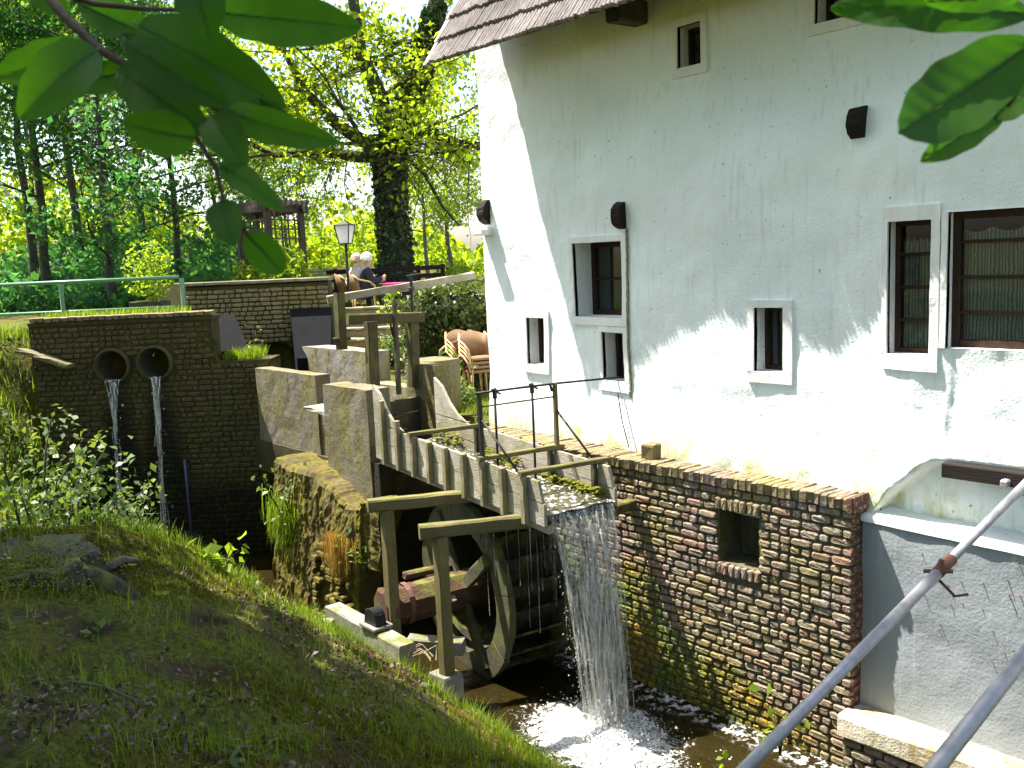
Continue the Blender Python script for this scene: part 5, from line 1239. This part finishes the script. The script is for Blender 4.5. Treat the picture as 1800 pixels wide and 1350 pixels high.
pts = cpt + np.stack([np.cos(a) * rr_, np.sin(a) * rr_, g.normal(0, .03, n)], 1)
link('ivy', npmesh('ivy', leafquads(pts, .12, g, .25), 4, IVY), te_)

# woodland trees
tA = tree_meshes('beech', 11, 13, .15, LEAFF, BARK, 13000, .17, clump=.45, first=.25, nlimbs=12, flat=.35)
tB = tree_meshes('beech', 12, 15, .15, LEAFF, BARK, 13000, .17, clump=.45, first=.32, nlimbs=11, flat=.45)
tC = tree_meshes('birch', 13, 9, .13, LEAFY, BARKB, 7000, .18, clump=.4, first=.2, nlimbs=10, flat=.6)
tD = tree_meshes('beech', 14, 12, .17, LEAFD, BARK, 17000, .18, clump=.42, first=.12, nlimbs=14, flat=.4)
GR = 'woodland trees behind the dam'
spots = [(30, 78, tB, 1.0, 'tall trunked tree at the left edge of the woodland'), (27, 100, tA, .95, 'tall tree with dark trunk behind the left end of the railing'),
         (24, 212, tD, .72, 'dense layered green tree above the green railing'), (29, 330, tA, .8, 'slender tree behind the shrub planter'), (36, 160, tB, 1.15, 'tall pale green tree in the middle of the woodland'),
         (38, 270, tA, 1.0, 'feathery tall tree behind the layered green tree'), (40, -30, tB, 1.1, 'tall tree at the left edge of the picture'), (44, 400, tC, 1.05, 'light yellow-green tree behind the pergola'),
         (48, 520, tC, .8, 'small bright tree left of the lamp post'), (42, 800, tC, .95, 'yellow-green tree beside the mill corner'), (40, 760, tC, .75, 'low yellow-green tree between ivy trunk and mill'),
         (52, 220, tB, 1.2, 'pale distant tree rising behind the woodland'), (55, 90, tA, 1.3, 'hazy distant tall tree at the upper left')]
for i, (d_, px_, ms, sc_, lab) in enumerate(spots):
    l = lat(px_, d_); p = P(d_, l, 0); p.z = float(ground_z(p.x, p.y)) - .1
    plant_tree('woodland_tree', p, ms, lab, 'tree', GR, rnd.uniform(0, 6.28), sc_)
# undergrowth and the far wood read as one mass
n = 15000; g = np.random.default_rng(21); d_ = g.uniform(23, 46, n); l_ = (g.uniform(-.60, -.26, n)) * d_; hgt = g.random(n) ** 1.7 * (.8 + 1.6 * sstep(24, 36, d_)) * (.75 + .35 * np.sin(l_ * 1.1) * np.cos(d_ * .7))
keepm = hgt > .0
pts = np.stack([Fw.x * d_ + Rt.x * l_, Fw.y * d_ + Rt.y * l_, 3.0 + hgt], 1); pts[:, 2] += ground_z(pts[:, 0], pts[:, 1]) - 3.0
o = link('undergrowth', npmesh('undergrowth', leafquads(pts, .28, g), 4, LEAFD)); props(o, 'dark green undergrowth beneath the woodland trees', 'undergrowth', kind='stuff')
n = 22000; d_ = g.uniform(50, 75, n); l_ = g.uniform(-.62, .0, n) * d_; top_ = 2.9 + .9 * np.sin(l_ * .45) + 1.0 * np.sin(l_ * 1.3 + 1) + 4.0 * sstep(-.26, -.46, l_ / d_); hgt = g.random(n) ** .75 * top_
pts = np.stack([Fw.x * d_ + Rt.x * l_, Fw.y * d_ + Rt.y * l_, 3.0 + hgt], 1)
o = link('far_wood', npmesh('far_wood', leafquads(pts, .42, g), 4, LEAFT)); props(o, 'distant sunlit wood closing the view behind the terrace', 'wood', kind='stuff')
# climbing plant and low green on the pergola and terrace
def bush(name, pos, rad, n, ls, mat, label, cat='shrub', group=None, stems=5, seed=1):
    g = np.random.default_rng(seed); e = empty(name, pos); props(e, label, cat, group)
    u = g.normal(size=(n, 3)); u /= np.linalg.norm(u, axis=1)[:, None]; u *= (g.random(n) ** .45)[:, None]; k = 1 + .3 * np.sin(u[:, :1] * 7 + seed) * np.cos(u[:, 1:2] * 6); u *= k
    pts = u * np.array(rad) + [0, 0, rad[2] * .95]; link('foliage', npmesh('foliage', leafquads(pts, ls, g), 4, mat), e)
    b = B(); q = random.Random(seed)
    for i in range(stems):
        a = q.uniform(0, 6.28); b.tube([(0, 0, -.1), (math.cos(a) * rad[0] * .3, math.sin(a) * rad[1] * .3, rad[2] * .7), (math.cos(a) * rad[0] * .6, math.sin(a) * rad[1] * .6, rad[2] * 1.4)], [.02, .014, .006], 5)
    b.build('stems', BARK, e, True); return e
bush('climbing_shrub', P(20.0, lat(515, 20.0), 3.1), (.75, .45, .65), 1500, .12, LEAFY, 'bright green climbing shrub on the pergola trellis', seed=4)
bush('climbing_shrub', P(20.6, lat(452, 20.6), 3.1), (.5, .4, .5), 700, .12, LEAFY, 'bright green shrub at the left pergola post', seed=5)
bush('terrace_shrub', P(22.5, lat(810, 22.5), 3.1), (.6, .6, .42), 900, .10, LEAFY, 'light green bushy plant beside the mill wall above the hedge', seed=6)
bush('step_plant', P(15.6, lat(690, 15.6), 2.3), (.35, .3, .25), 500, .07, LEAFS, 'white-flecked leafy plant beside the brick steps', 'plant', seed=7)
bush('yellow_flowering_twig', P(14.2, lat(695, 14.2), 2.9), (.2, .2, .35), 160, .07, LEAFY, 'sprig of yellow-green leaves behind the sluice beam', 'plant', seed=8)
bush('yard_plant', P(11.8, lat(800, 11.8), 2.1), (.35, .25, .14), 420, .06, LEAFS, 'low pale leafy plants at the mill corner below the chairs', 'plant', seed=9)

# beech whose boughs hang over the viewpoint: stands on the bank to the left, shades it
tS = tree_meshes('bank_beech', 31, 8.0, .26, LEAFF, BARKB, 42000, .20, clump=.55, first=.5, nlimbs=20, L0=3.5, flat=.4, lean=(1.6, -.2), upb=.05, low=4.9)
bp = Vector((-7.7, -1.7, 0)); bp.z = float(ground_z(bp.x, bp.y)) - .1
plant_tree('bank_beech', bp, tS, 'beech on the near bank shading the slope, outside the picture at the left', 'tree')

# unseen trees added behind the viewpoint to cut sky light on the wall
for i, (x_, y_, ms, sc_, lab) in enumerate(((6, -7, tA, .9, 'added unseen leafy tree blocking sky light, behind the viewpoint to the right'), (1, -9, tD, 1.0, 'added unseen dense tree blocking sky light behind the viewpoint'), (-4, -10, tA, 1.0, 'added unseen tall tree blocking sky light behind the near bank'), (-11, -9, tB, .9, 'added unseen tall tree blocking sky light, upstream behind the near bank'))):
    plant_tree('woodland_tree', (x_, y_, gz(x_, y_) - .1), ms, lab, 'tree', 'added sky-blocking trees', i * 1.3, sc_)

# ------------------------------------------------------------------ shrubs and plants on the bank
def sprig(name, pos, H, n_st, nleaf, ls, mat, label, cat='shrub', seed=1, spread=.5, droop=.15, group=None, lean=Vector((0, 0, 0))):
    """upright leafy shoots"""
    q = random.Random(seed); g = np.random.default_rng(seed); e = empty(name, pos); props(e, label, cat, group); b = B(); pts = []
    for s_ in range(n_st):
        a = q.uniform(0, 6.28); h = H * q.uniform(.6, 1.05); path = [Vector((0, 0, -.05))]; c = Vector((0, 0, 0)); d = Vector((math.cos(a) * spread, math.sin(a) * spread, 1)).normalized()
        for i in range(6):
            d = (d + Vector((q.gauss(0, .12), q.gauss(0, .12), q.gauss(0, .08))) + lean * .1).normalized(); c = c + d * h / 6; path.append(c.copy())
            for k in range(max(1, nleaf // (n_st * 6))):
                if i > 0 or h < .5: pts.append(tuple(c + Vector((q.gauss(0, 1), q.gauss(0, 1), q.gauss(0, .7))) * (.05 + .10 * h * (1 - i / 8))))
        b.tube(path, [.012 * (1 - i / 8) * (H + .3) for i in range(7)], 5)
    b.build('stems', BARK, e, True); link('foliage', npmesh('foliage', leafquads(pts, ls, g, .6), 4, mat), e); return e
def on(d_, px_, dz=0):
    p = P(d_, lat(px_, d_), 0); p.z = gz(p.x, p.y) + dz; return p
sprig('bank_shrub', on(8.6, 60), 1.55, 16, 1700, .072, LEAFS, 'tall sunlit leafy shrub at the left edge of the bank', seed=2, spread=.45)
sprig('bank_shrub', on(9.2, 8), 1.9, 14, 1600, .072, LEAFS, 'leafy shrub half out of the left edge of the picture', seed=3, spread=.5)
sprig('bank_shrub', on(9.0, 130), 1.2, 10, 900, .066, LEAFS, 'thin shrub right of the tall bank shrub', seed=13, spread=.5)
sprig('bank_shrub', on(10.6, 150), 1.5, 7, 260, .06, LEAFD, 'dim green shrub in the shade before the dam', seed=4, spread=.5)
sprig('bank_shrub', on(7.4, 225, .02), .5, 7, 340, .046, LEAFS, 'small bright shrub on the grassy crest below the left outlet', seed=5, spread=.7)
sprig('broad_leaf_plant', on(7.4, 355), .26, 7, 70, .11, LEAFY, 'bright broad-leaved plant on the crest of the bank', 'plant', seed=6, spread=1.0)
sprig('wall_shrub', P(10.9, lat(490, 10.9), .85), .95, 9, 420, .055, LEAFS, 'pale leafy shrub growing at the left end of the mossy wall', seed=7, spread=.5)
sprig('wall_shrub', P(9.75, lat(622, 9.75), .75), .4, 7, 170, .05, LEAFS, 'leafy weeds under the dry grass of the mossy wall', 'plant', seed=18, spread=.9)
sprig('wall_fern', P(10.6, lat(605, 10.4), .85), .35, 7, 130, .05, LEAFY, 'green plants hanging in the cracks of the mossy wall', 'plant', seed=8, spread=1.2)
sprig('water_plant', P(4.9, lat(1372, 4.9), 1.15), .26, 4, 34, .055, LEAFY, 'pale young shoot before the brick wall and scaffold pipe', 'plant', seed=9, spread=.5)
sprig('water_plant', P(4.6, lat(1290, 4.6), 1.10), .22, 4, 30, .055, LEAFY, 'leafy shoot at the lower edge between pool and pipe', 'plant', seed=10, spread=.9)
sprig('ledge_plant', P(12.8, lat(440, 12.8), 2.72), .16, 5, 60, .03, GRASS, 'small weed on the low shoulder of the dam', 'plant', seed=12)
sprig('arch_weed', P(13.3, lat(455, 13.3), 2.72), .5, 2, 16, .06, LEAFS, 'tall thin weed in front of the arched culvert', 'plant', seed=14, spread=.15)
# ivy on the left abutment
n = 2600; d_ = g.normal(0, .35, n) + 12.0; l_ = lat(70, 12.0) + g.normal(0, .42, n); pts = np.stack([Fw.x * d_ + Rt.x * l_, Fw.y * d_ + Rt.y * l_, 0 * d_], 1); pts[:, 2] = ground_z(pts[:, 0], pts[:, 1]) + np.abs(g.normal(0, .12, n))
o = link('bank_ivy', npmesh('bank_ivy', leafquads(pts, .06, g, .5), 4, HEDGE)); props(o, 'glossy ivy covering the left abutment of the dam', 'ivy', kind='stuff')

# ------------------------------------------------------------------ grass, moss tufts, dead leaves
def blades(x, y, z, h, w, g, bend=.45):
    n = len(x); a = g.uniform(0, 6.28, n); u = np.stack([np.cos(a), np.sin(a), 0 * a], 1); v = np.stack([-u[:, 1], u[:, 0], 0 * a], 1); b_ = (bend * h * g.uniform(.2, 1.2, n))[:, None]
    p = np.stack([x, y, z], 1); hh = h[:, None] * np.array([0, 0, 1.]); w = w[:, None]
    m0, m1 = p - v * w, p + v * w; k0, k1 = p + hh * .6 + u * b_ * .35 - v * w * .7, p + hh * .6 + u * b_ * .35 + v * w * .7; t = p + hh + u * b_
    q1 = np.stack([m0, m1, k1, k0], 1).reshape(-1, 3); q2 = np.stack([k0, k1, t + v * w * .08, t - v * w * .08], 1).reshape(-1, 3)
    return np.concatenate([q1.reshape(-1, 4, 3), q2.reshape(-1, 4, 3)]).reshape(-1, 3)
def scatter(n, x0, x1, y0, y1, dens, g):
    x = g.uniform(x0, x1, n); y = g.uniform(y0, y1, n); k = g.random(n) < dens(x, y); return x[k], y[k]
g = np.random.default_rng(77)
def dens_bank(x, y):
    d = pool_dist(x, y); D = Fw.x * x + Fw.y * y; L = Rt.x * x + Rt.y * y; tuft = np.clip(fbm(x, y, 2.6, 3, 3) * .9 + .25, 0, 1)
    lit = np.clip(1.2 - d / 1.5, 0, 1) + .35 * sstep(6.2, 7.2, D)
    return np.where(d > .02, np.clip(.28 + .9 * lit, 0, 1) * (.12 + .88 * tuft), 0) * (D < 12.6) * (D > 1.0)
x, y = scatter(120000, -10.5, 0, .3, 5.0, dens_bank, g); z = ground_z(x, y)
V1 = blades(x, y, z - .01, g.uniform(.05, .17, len(x)) * (.6 + .6 * np.clip(fbm(x, y, 1.8, 2, 8) + .5, 0, 1)), g.uniform(.0015, .0035, len(x)), g, .7)
x, y = scatter(26000, -15, -9, -1, 4.2, lambda x, y: (pool_dist(x, y) > .1) * .9, g); z = ground_z(x, y); V2 = blades(x, y, z - .02, g.uniform(.08, .26, len(x)), g.uniform(.004, .008, len(x)), g)
d_ = g.uniform(12.75, 13.2, 2600); l_ = g.uniform(-6.4, -4.4, 2600); x, y = Fw.x * d_ + Rt.x * l_, Fw.y * d_ + Rt.y * l_; V3 = blades(x, y, np.full(2600, 3.28), g.uniform(.06, .2, 2600), g.uniform(.004, .007, 2600), g)
d_ = g.uniform(12.65, 13.2, 1300); l_ = g.uniform(-3.9, -3.42, 1300); x, y = Fw.x * d_ + Rt.x * l_, Fw.y * d_ + Rt.y * l_; V4 = blades(x, y, np.full(1300, 2.68), g.uniform(.05, .2, 1300), g.uniform(.003, .006, 1300), g)
x, y = scatter(5000, -9.6, -7.9, 6.7, 9.5, lambda x, y: x * 0 + .9, g); V5 = blades(x, y, ground_z(x, y), g.uniform(.03, .08, len(x)), g.uniform(.003, .006, len(x)), g)
o = link('grass', npmesh('grass', np.concatenate([V1, V2, V3, V4, V5]), 4, GRASS)); props(o, 'green grass growing over the bank and on the dam', 'grass', kind='stuff')
# hanging dry and green tufts on the mossy wall
n = 900; x = g.normal(-8.75, .10, n); y = np.full(n, 4.93) - np.abs(g.normal(0, .05, n)); z = np.full(n, 1.05) - np.abs(g.normal(0, .05, n)); V = blades(x, y, z, -g.uniform(.2, .5, n), g.uniform(.002, .004, n), g, .12)
o = link('hanging_dry_grass', npmesh('hanging_dry_grass', V, 4, GRASSD)); props(o, 'rust-coloured dry grass hanging from the mossy wall', 'grass', kind='stuff')
n = 1500; x = g.normal(-10.1, .16, n); y = 4.98 - np.abs(g.normal(0, .05, n)); z = np.full(n, 1.05) + g.normal(0, .1, n); V = blades(x, y, z, -g.uniform(.1, .4, n), g.uniform(.002, .005, n), g, .3)
o = link('hanging_green_grass', npmesh('hanging_green_grass', V, 4, GRASS)); props(o, 'green grass hanging from the left end of the mossy wall', 'grass', kind='stuff')
# short mossy turf on the shaded slope
x, y = scatter(150000, -8.8, -1.2, .2, 4.5, lambda x, y: (pool_dist(x, y) > .15) * np.clip(fbm(x, y, 1.3, 4, 15) * 1.5 + .12, 0, 1), g)
V = blades(x, y, ground_z(x, y) - .004, g.uniform(.012, .034, len(x)), g.uniform(.003, .006, len(x)), g, .9)
o = link('moss_turf', npmesh('moss_turf', V, 4, m_leaf('turf_moss', (.045, .065, .006), (.15, .135, .012), .3, .05))); props(o, 'yellow-green moss carpeting the shaded slope', 'moss', kind='stuff')
# dead beech leaves
x, y = scatter(42000, -9.5, 0, -.5, 4.6, lambda x, y: (pool_dist(x, y) > .1) * np.clip(.35 + fbm(x, y, 1.5, 3, 12) * .8, .06, 1), g); n = len(x)
pts = np.stack([x, y, ground_z(x, y) + .012 + np.abs(g.normal(0, .01, n))], 1)
o = link('dead_leaves', npmesh('dead_leaves', leafquads(pts, .032, g, .72, .55, 0), 4, DEADL)); props(o, 'brown dead beech leaves littering the slope', 'leaf litter', kind='stuff')
# fallen twigs
for i, (px0, d0, px1, d1, lab) in enumerate(((60, 4.3, 195, 4.1, 'thin fallen twig on the dark slope at the lower left'), (340, 3.6, 385, 3.9, 'short fallen twig near the pale fern leaf'), (150, 6.2, 210, 6.5, 'grey root branch beside the tree stump'))):
    a = on(d0, px0, .03); c = on(d1, px1, .03); b = B(); m = a.lerp(c, .5) + Vector((0, 0, .03)); b.tube([a, a.lerp(c, .3) + Vector((0, 0, .02)), m, c], [.006, .009, .008, .004] if i < 2 else [.03, .035, .03, .015], 6)
    props(b.build('fallen_twig', BARKB, None, True), lab, 'twig')
for i, (px_, d_, lab) in enumerate(((125, 5.0, 'pale blue-green seedling leaves on the mid slope'), (375, 3.75, 'pale fern-like seedling near the lower edge'))):
    sprig('seedling', on(d_, px_, .01), .07, 4, 24, .045, LEAFS, lab, 'plant', seed=40 + i, spread=2.2)

# tree stump
sp = Vector((-6.5, 1.42, 0)); sp.z = gz(sp.x, sp.y); se = empty('tree_stump', sp); props(se, 'old grey tree stump with mossy roots at the left edge', 'stump')
b = B(); V = []; n = 26; q = random.Random(8)
rad = [.46 * (1 + .12 * math.sin(i * 1.7) + .08 * math.sin(i * 3.1 + 1)) for i in range(n)]
for z, k in ((-.35, 1.4), (-.08, 1.10), (.02, 1.02), (.08, 1.0), (.09, .92), (.05, .5)):
    for i in range(n):
        a = 6.2832 * i / n; V.append((rad[i] * k * math.cos(a) * 1.1, rad[i] * k * math.sin(a) * .8, z + q.uniform(-.012, .012)))
b.add(V, [(k*n + i, k*n + (i+1) % n, (k+1)*n + (i+1) % n, (k+1)*n + i) for k in range(5) for i in range(n)] + [tuple(5*n + i for i in range(n))]); b.build('stump_body', m_wood('stump_wood', (.045, .043, .038), (.10, .095, .085), .5, (2, 6, 10), .9), se)
for a in (-.5, .6, 2.2, 3.6):
    b = B(); b.tube([(.35 * math.cos(a), .3 * math.sin(a), -.04), (.65 * math.cos(a), .55 * math.sin(a), -.10), (1.0 * math.cos(a + .1), .85 * math.sin(a + .1), -.32)], [.11, .08, .04], 7); b.build('root', BARK, se, True)
cs = [(rnd.gauss(.25, .25), rnd.gauss(-.1, .2), .06 + rnd.uniform(0, .04)) for _ in range(1500)]; o = link('moss', npmesh('moss', clumps(cs, [rnd.uniform(.005, .013) for _ in cs], 1, .6), 3, MOSS), se); o['kind'] = 'stuff'

# ------------------------------------------------------------------ scaffold pipes by the mill
def pipe(lab, p0, p1, r0, clampt=None, tail=None):
    p0, p1 = Vector(p0), Vector(p1); e = empty('scaffold_pipe', p0); props(e, lab, 'pipe', 'scaffold pipes'); inv = Matrix.Translation(-p0)
    if clampt:
        m = p0.lerp(p1, clampt); b = B(); b.tube([p0, m], r0, 14); hang(b.build('outer_tube', GALV, None, True), e, inv)
        b = B(); b.tube([m, p1], r0 * .86, 14); hang(b.build('inner_tube', GALV, None, True), e, inv)
        d = (p1 - p0).normalized(); b = B(); b.tube([m - d * .02, m + d * .10], r0 * 1.12, 14); hang(b.build('collar', RUSTY, None, True), e, inv)
        b = B(); b.tube([m + Vector((-.02, -.02, -.05)), m + Vector((.01, .0, .05))], .012, 8); b.tube([m + Vector((0, -.01, -.03)), m + Vector((.05, .03, -.10)), m + Vector((.09, .06, -.09))], .006, 6); b.tube([m - d * .01 + Vector((-.05, -.02, .0)), m - d * .01 + Vector((.05, .02, .01))], .009, 6); hang(b.build('locking_pin', RUSTY, None, True), e, inv)
    else:
        b = B(); b.tube([p0, p1], r0, 14); hang(b.build('tube', GALV, None, True), e, inv)
    return e

LEAVES_L=[((-0.642,0.210,4.045),(-0.661,0.155,4.025),0.026),((-0.598,0.197,4.034),(-0.598,0.150,3.991),0.031),((-0.622,0.230,4.030),(-0.641,0.191,4.020),0.020),((-0.610,0.213,4.026),(-0.548,0.242,3.981),0.030),((-0.546,0.231,3.978),(-0.547,0.190,3.985),0.026),((-0.551,0.244,3.993),(-0.525,0.252,3.960),0.024),((-0.695,0.219,4.086),(-0.676,0.261,4.066),0.027),((-0.624,0.233,4.058),(-0.569,0.303,4.003),0.039),((-0.536,0.230,4.068),(-0.533,0.239,4.032),0.029),((-0.654,0.297,4.081),(-0.568,0.364,4.061),0.036),((-0.577,0.207,4.036),(-0.532,0.247,3.995),0.025),((-0.554,0.256,3.997),(-0.494,0.297,3.972),0.021),((-0.605,0.277,4.008),(-0.552,0.302,3.992),0.018),((-0.545,0.244,3.963),(-0.496,0.258,3.933),0.016),((-0.534,0.238,3.941),(-0.508,0.232,3.914),0.021),((-0.523,0.247,3.921),(-0.522,0.268,3.897),0.021),((-0.677,0.206,4.073),(-0.714,0.188,4.109),0.024),((-0.649,0.260,4.027),(-0.684,0.243,4.066),0.021),]
LEAVES_R=[((-0.232,0.610,4.029),(-0.314,0.531,4.040),0.028),((-0.217,0.575,4.006),(-0.252,0.493,3.957),0.043),((-0.242,0.603,3.978),(-0.265,0.546,3.945),0.020),((-0.211,0.557,4.032),(-0.249,0.513,4.027),0.018),((-0.225,0.610,3.990),(-0.244,0.593,3.969),0.021),]
TWIG_A=[(-0.668,0.188,4.086),(-0.656,0.198,4.065),(-0.629,0.209,4.041),(-0.614,0.217,4.032),(-0.594,0.230,4.020),(-0.575,0.242,4.007),(-0.554,0.256,3.995)]
TWIG_B=[(-0.594,0.230,4.020),(-0.575,0.233,3.998),(-0.556,0.236,3.979),(-0.542,0.240,3.961),(-0.533,0.239,3.943),(-0.522,0.247,3.921)]
TWIG_C=[(-0.674,0.197,4.087),(-0.667,0.219,4.079),(-0.655,0.248,4.077),(-0.653,0.274,4.079),(-0.653,0.298,4.081)]
TWIG_R=[(-0.214,0.634,4.049),(-0.222,0.614,4.032),(-0.226,0.599,4.021),(-0.225,0.590,4.008),(-0.227,0.592,3.992),(-0.237,0.592,3.976)]
pipe('galvanised telescopic pipe with rusty collar slanting up to the black beam', (-1.707, 2.316, 2.218), (-1.630, 4.555, 2.847), .022, .585)
pipe('nearer plain galvanised pipe at the lower right corner', (-0.914, 1.947, 2.704), (-0.971, 2.832, 2.803), .020)

# ------------------------------------------------------------------ beech twigs hanging before the viewpoint
NEAR = m_leaf('near_beech_leaf', (.022, .062, .008), (.05, .11, .012), .45, .35, (1.1, 1.25, .35), True)
def m_near():
    n = N('near_leaf'); rr = n.objrand(); c = n.mix(rr, (.026, .08, .008), (.055, .135, .014)); c = n.mix(n.ramp(n.noise(25, 4), [(.4, 0), (.7, .4)]), c, (.02, .045, .008))
    n.val(n.b.inputs['Base Color'], c); n.b.inputs['Roughness'].default_value = .5; n.b.inputs['Specular IOR Level'].default_value = .25
    tr = n.node('BsdfTranslucent'); n.ln(n.mix(1.0, c, (1.7, 2.1, .5), 'MULTIPLY'), tr.inputs[0]); mx = n.node('MixShader'); mx.inputs[0].default_value = .5
    n.ln(n.b.outputs[0], mx.inputs[1]); n.ln(tr.outputs[0], mx.inputs[2]); n.ln(mx.outputs[0], n.out.inputs[0]); return n.m
NEAR = m_near(); RIBM = m_plain('leaf_rib', (.03, .07, .012), .6); TWIG = m_wood('twig_bark', (.05, .035, .03), (.11, .08, .065), 0, (8, 8, 8))
def leaf_obj(p0, p1, w, parent, inv, seed):
    q = random.Random(seed); p0, p1 = Vector(p0), Vector(p1); d = p1 - p0; L = d.length; d.normalize()
    toward = (Vector((0, 0, EYE)) - (p0 + p1) * .5).normalized(); s = d.cross(toward).normalized()
    s = (s * math.cos(.3 * q.uniform(-1, 1)) + toward * math.sin(.3 * q.uniform(-1, 1))).normalized(); nn = s.cross(d).normalized()
    nu, nv = 30, 12; V = []; bend = q.uniform(-.12, .2) * L; fold = q.uniform(.1, .45); wave = q.uniform(.3, 1.0) * .02 * L; ph = q.uniform(0, 6)
    for i in range(nu + 1):
        t = i / nu; hw = .5 * w * (math.sin(math.pi * t ** .93) ** .55) * (1.0 - .04 * math.sin(t * 22))
        if i == 0: hw = .0008
        if i == nu: hw = .0006
        for j in range(nv + 1):
            v = 2 * j / nv - 1
            z = bend * math.sin(math.pi * t) + fold * abs(v) * hw + wave * math.sin(t * 9 + ph + (2 if v > 0 else 0)) * v * v + .0045 * L * math.sin(t * 52 - abs(v) * 7) * (1 - .5 * abs(v))
            V.append(p0 + d * (L * t) + s * (v * hw) + nn * z)
    b = B().add(V, [(i*(nv+1) + j, i*(nv+1) + j + 1, (i+1)*(nv+1) + j + 1, (i+1)*(nv+1) + j) for i in range(nu) for j in range(nv)])
    o = b.build('leaf', NEAR, None, True); hang(o, parent, inv)
    m = B(); mp = [p0 + d * (L * t) + nn * (bend * math.sin(math.pi * t) - .0004) for t in (-.06, 0, .25, .5, .75, .97)]; m.tube(mp, [.0009, .0009, .0008, .0006, .0004, .0002], 5)
    r_ = m.build('midrib', RIBM, None, True); r_.parent = o; return o
def twig(name, lab, paths, leaves, seed):
    o0 = Vector(paths[0][0]); e = empty(name, o0); props(e, lab, 'branch'); inv = Matrix.Translation(-o0)
    for pth, r_ in zip(paths, (.0034, .0021, .0022)):
        b = B(); b.tube(pth, [r_ * (1 - .5 * i / len(pth)) for i in range(len(pth))], 7); hang(b.build('twig', TWIG, None, True), e, inv)
    for i, (a, c, w) in enumerate(leaves): leaf_obj(a, c, w, e, inv, seed + i)
twig('beech_branch', 'beech twig with large dark green leaves hanging at the upper left', [TWIG_A, TWIG_B, TWIG_C], LEAVES_L, 100)
twig('beech_branch', 'beech twig with a few large leaves at the upper right corner', [TWIG_R], LEAVES_R, 200)
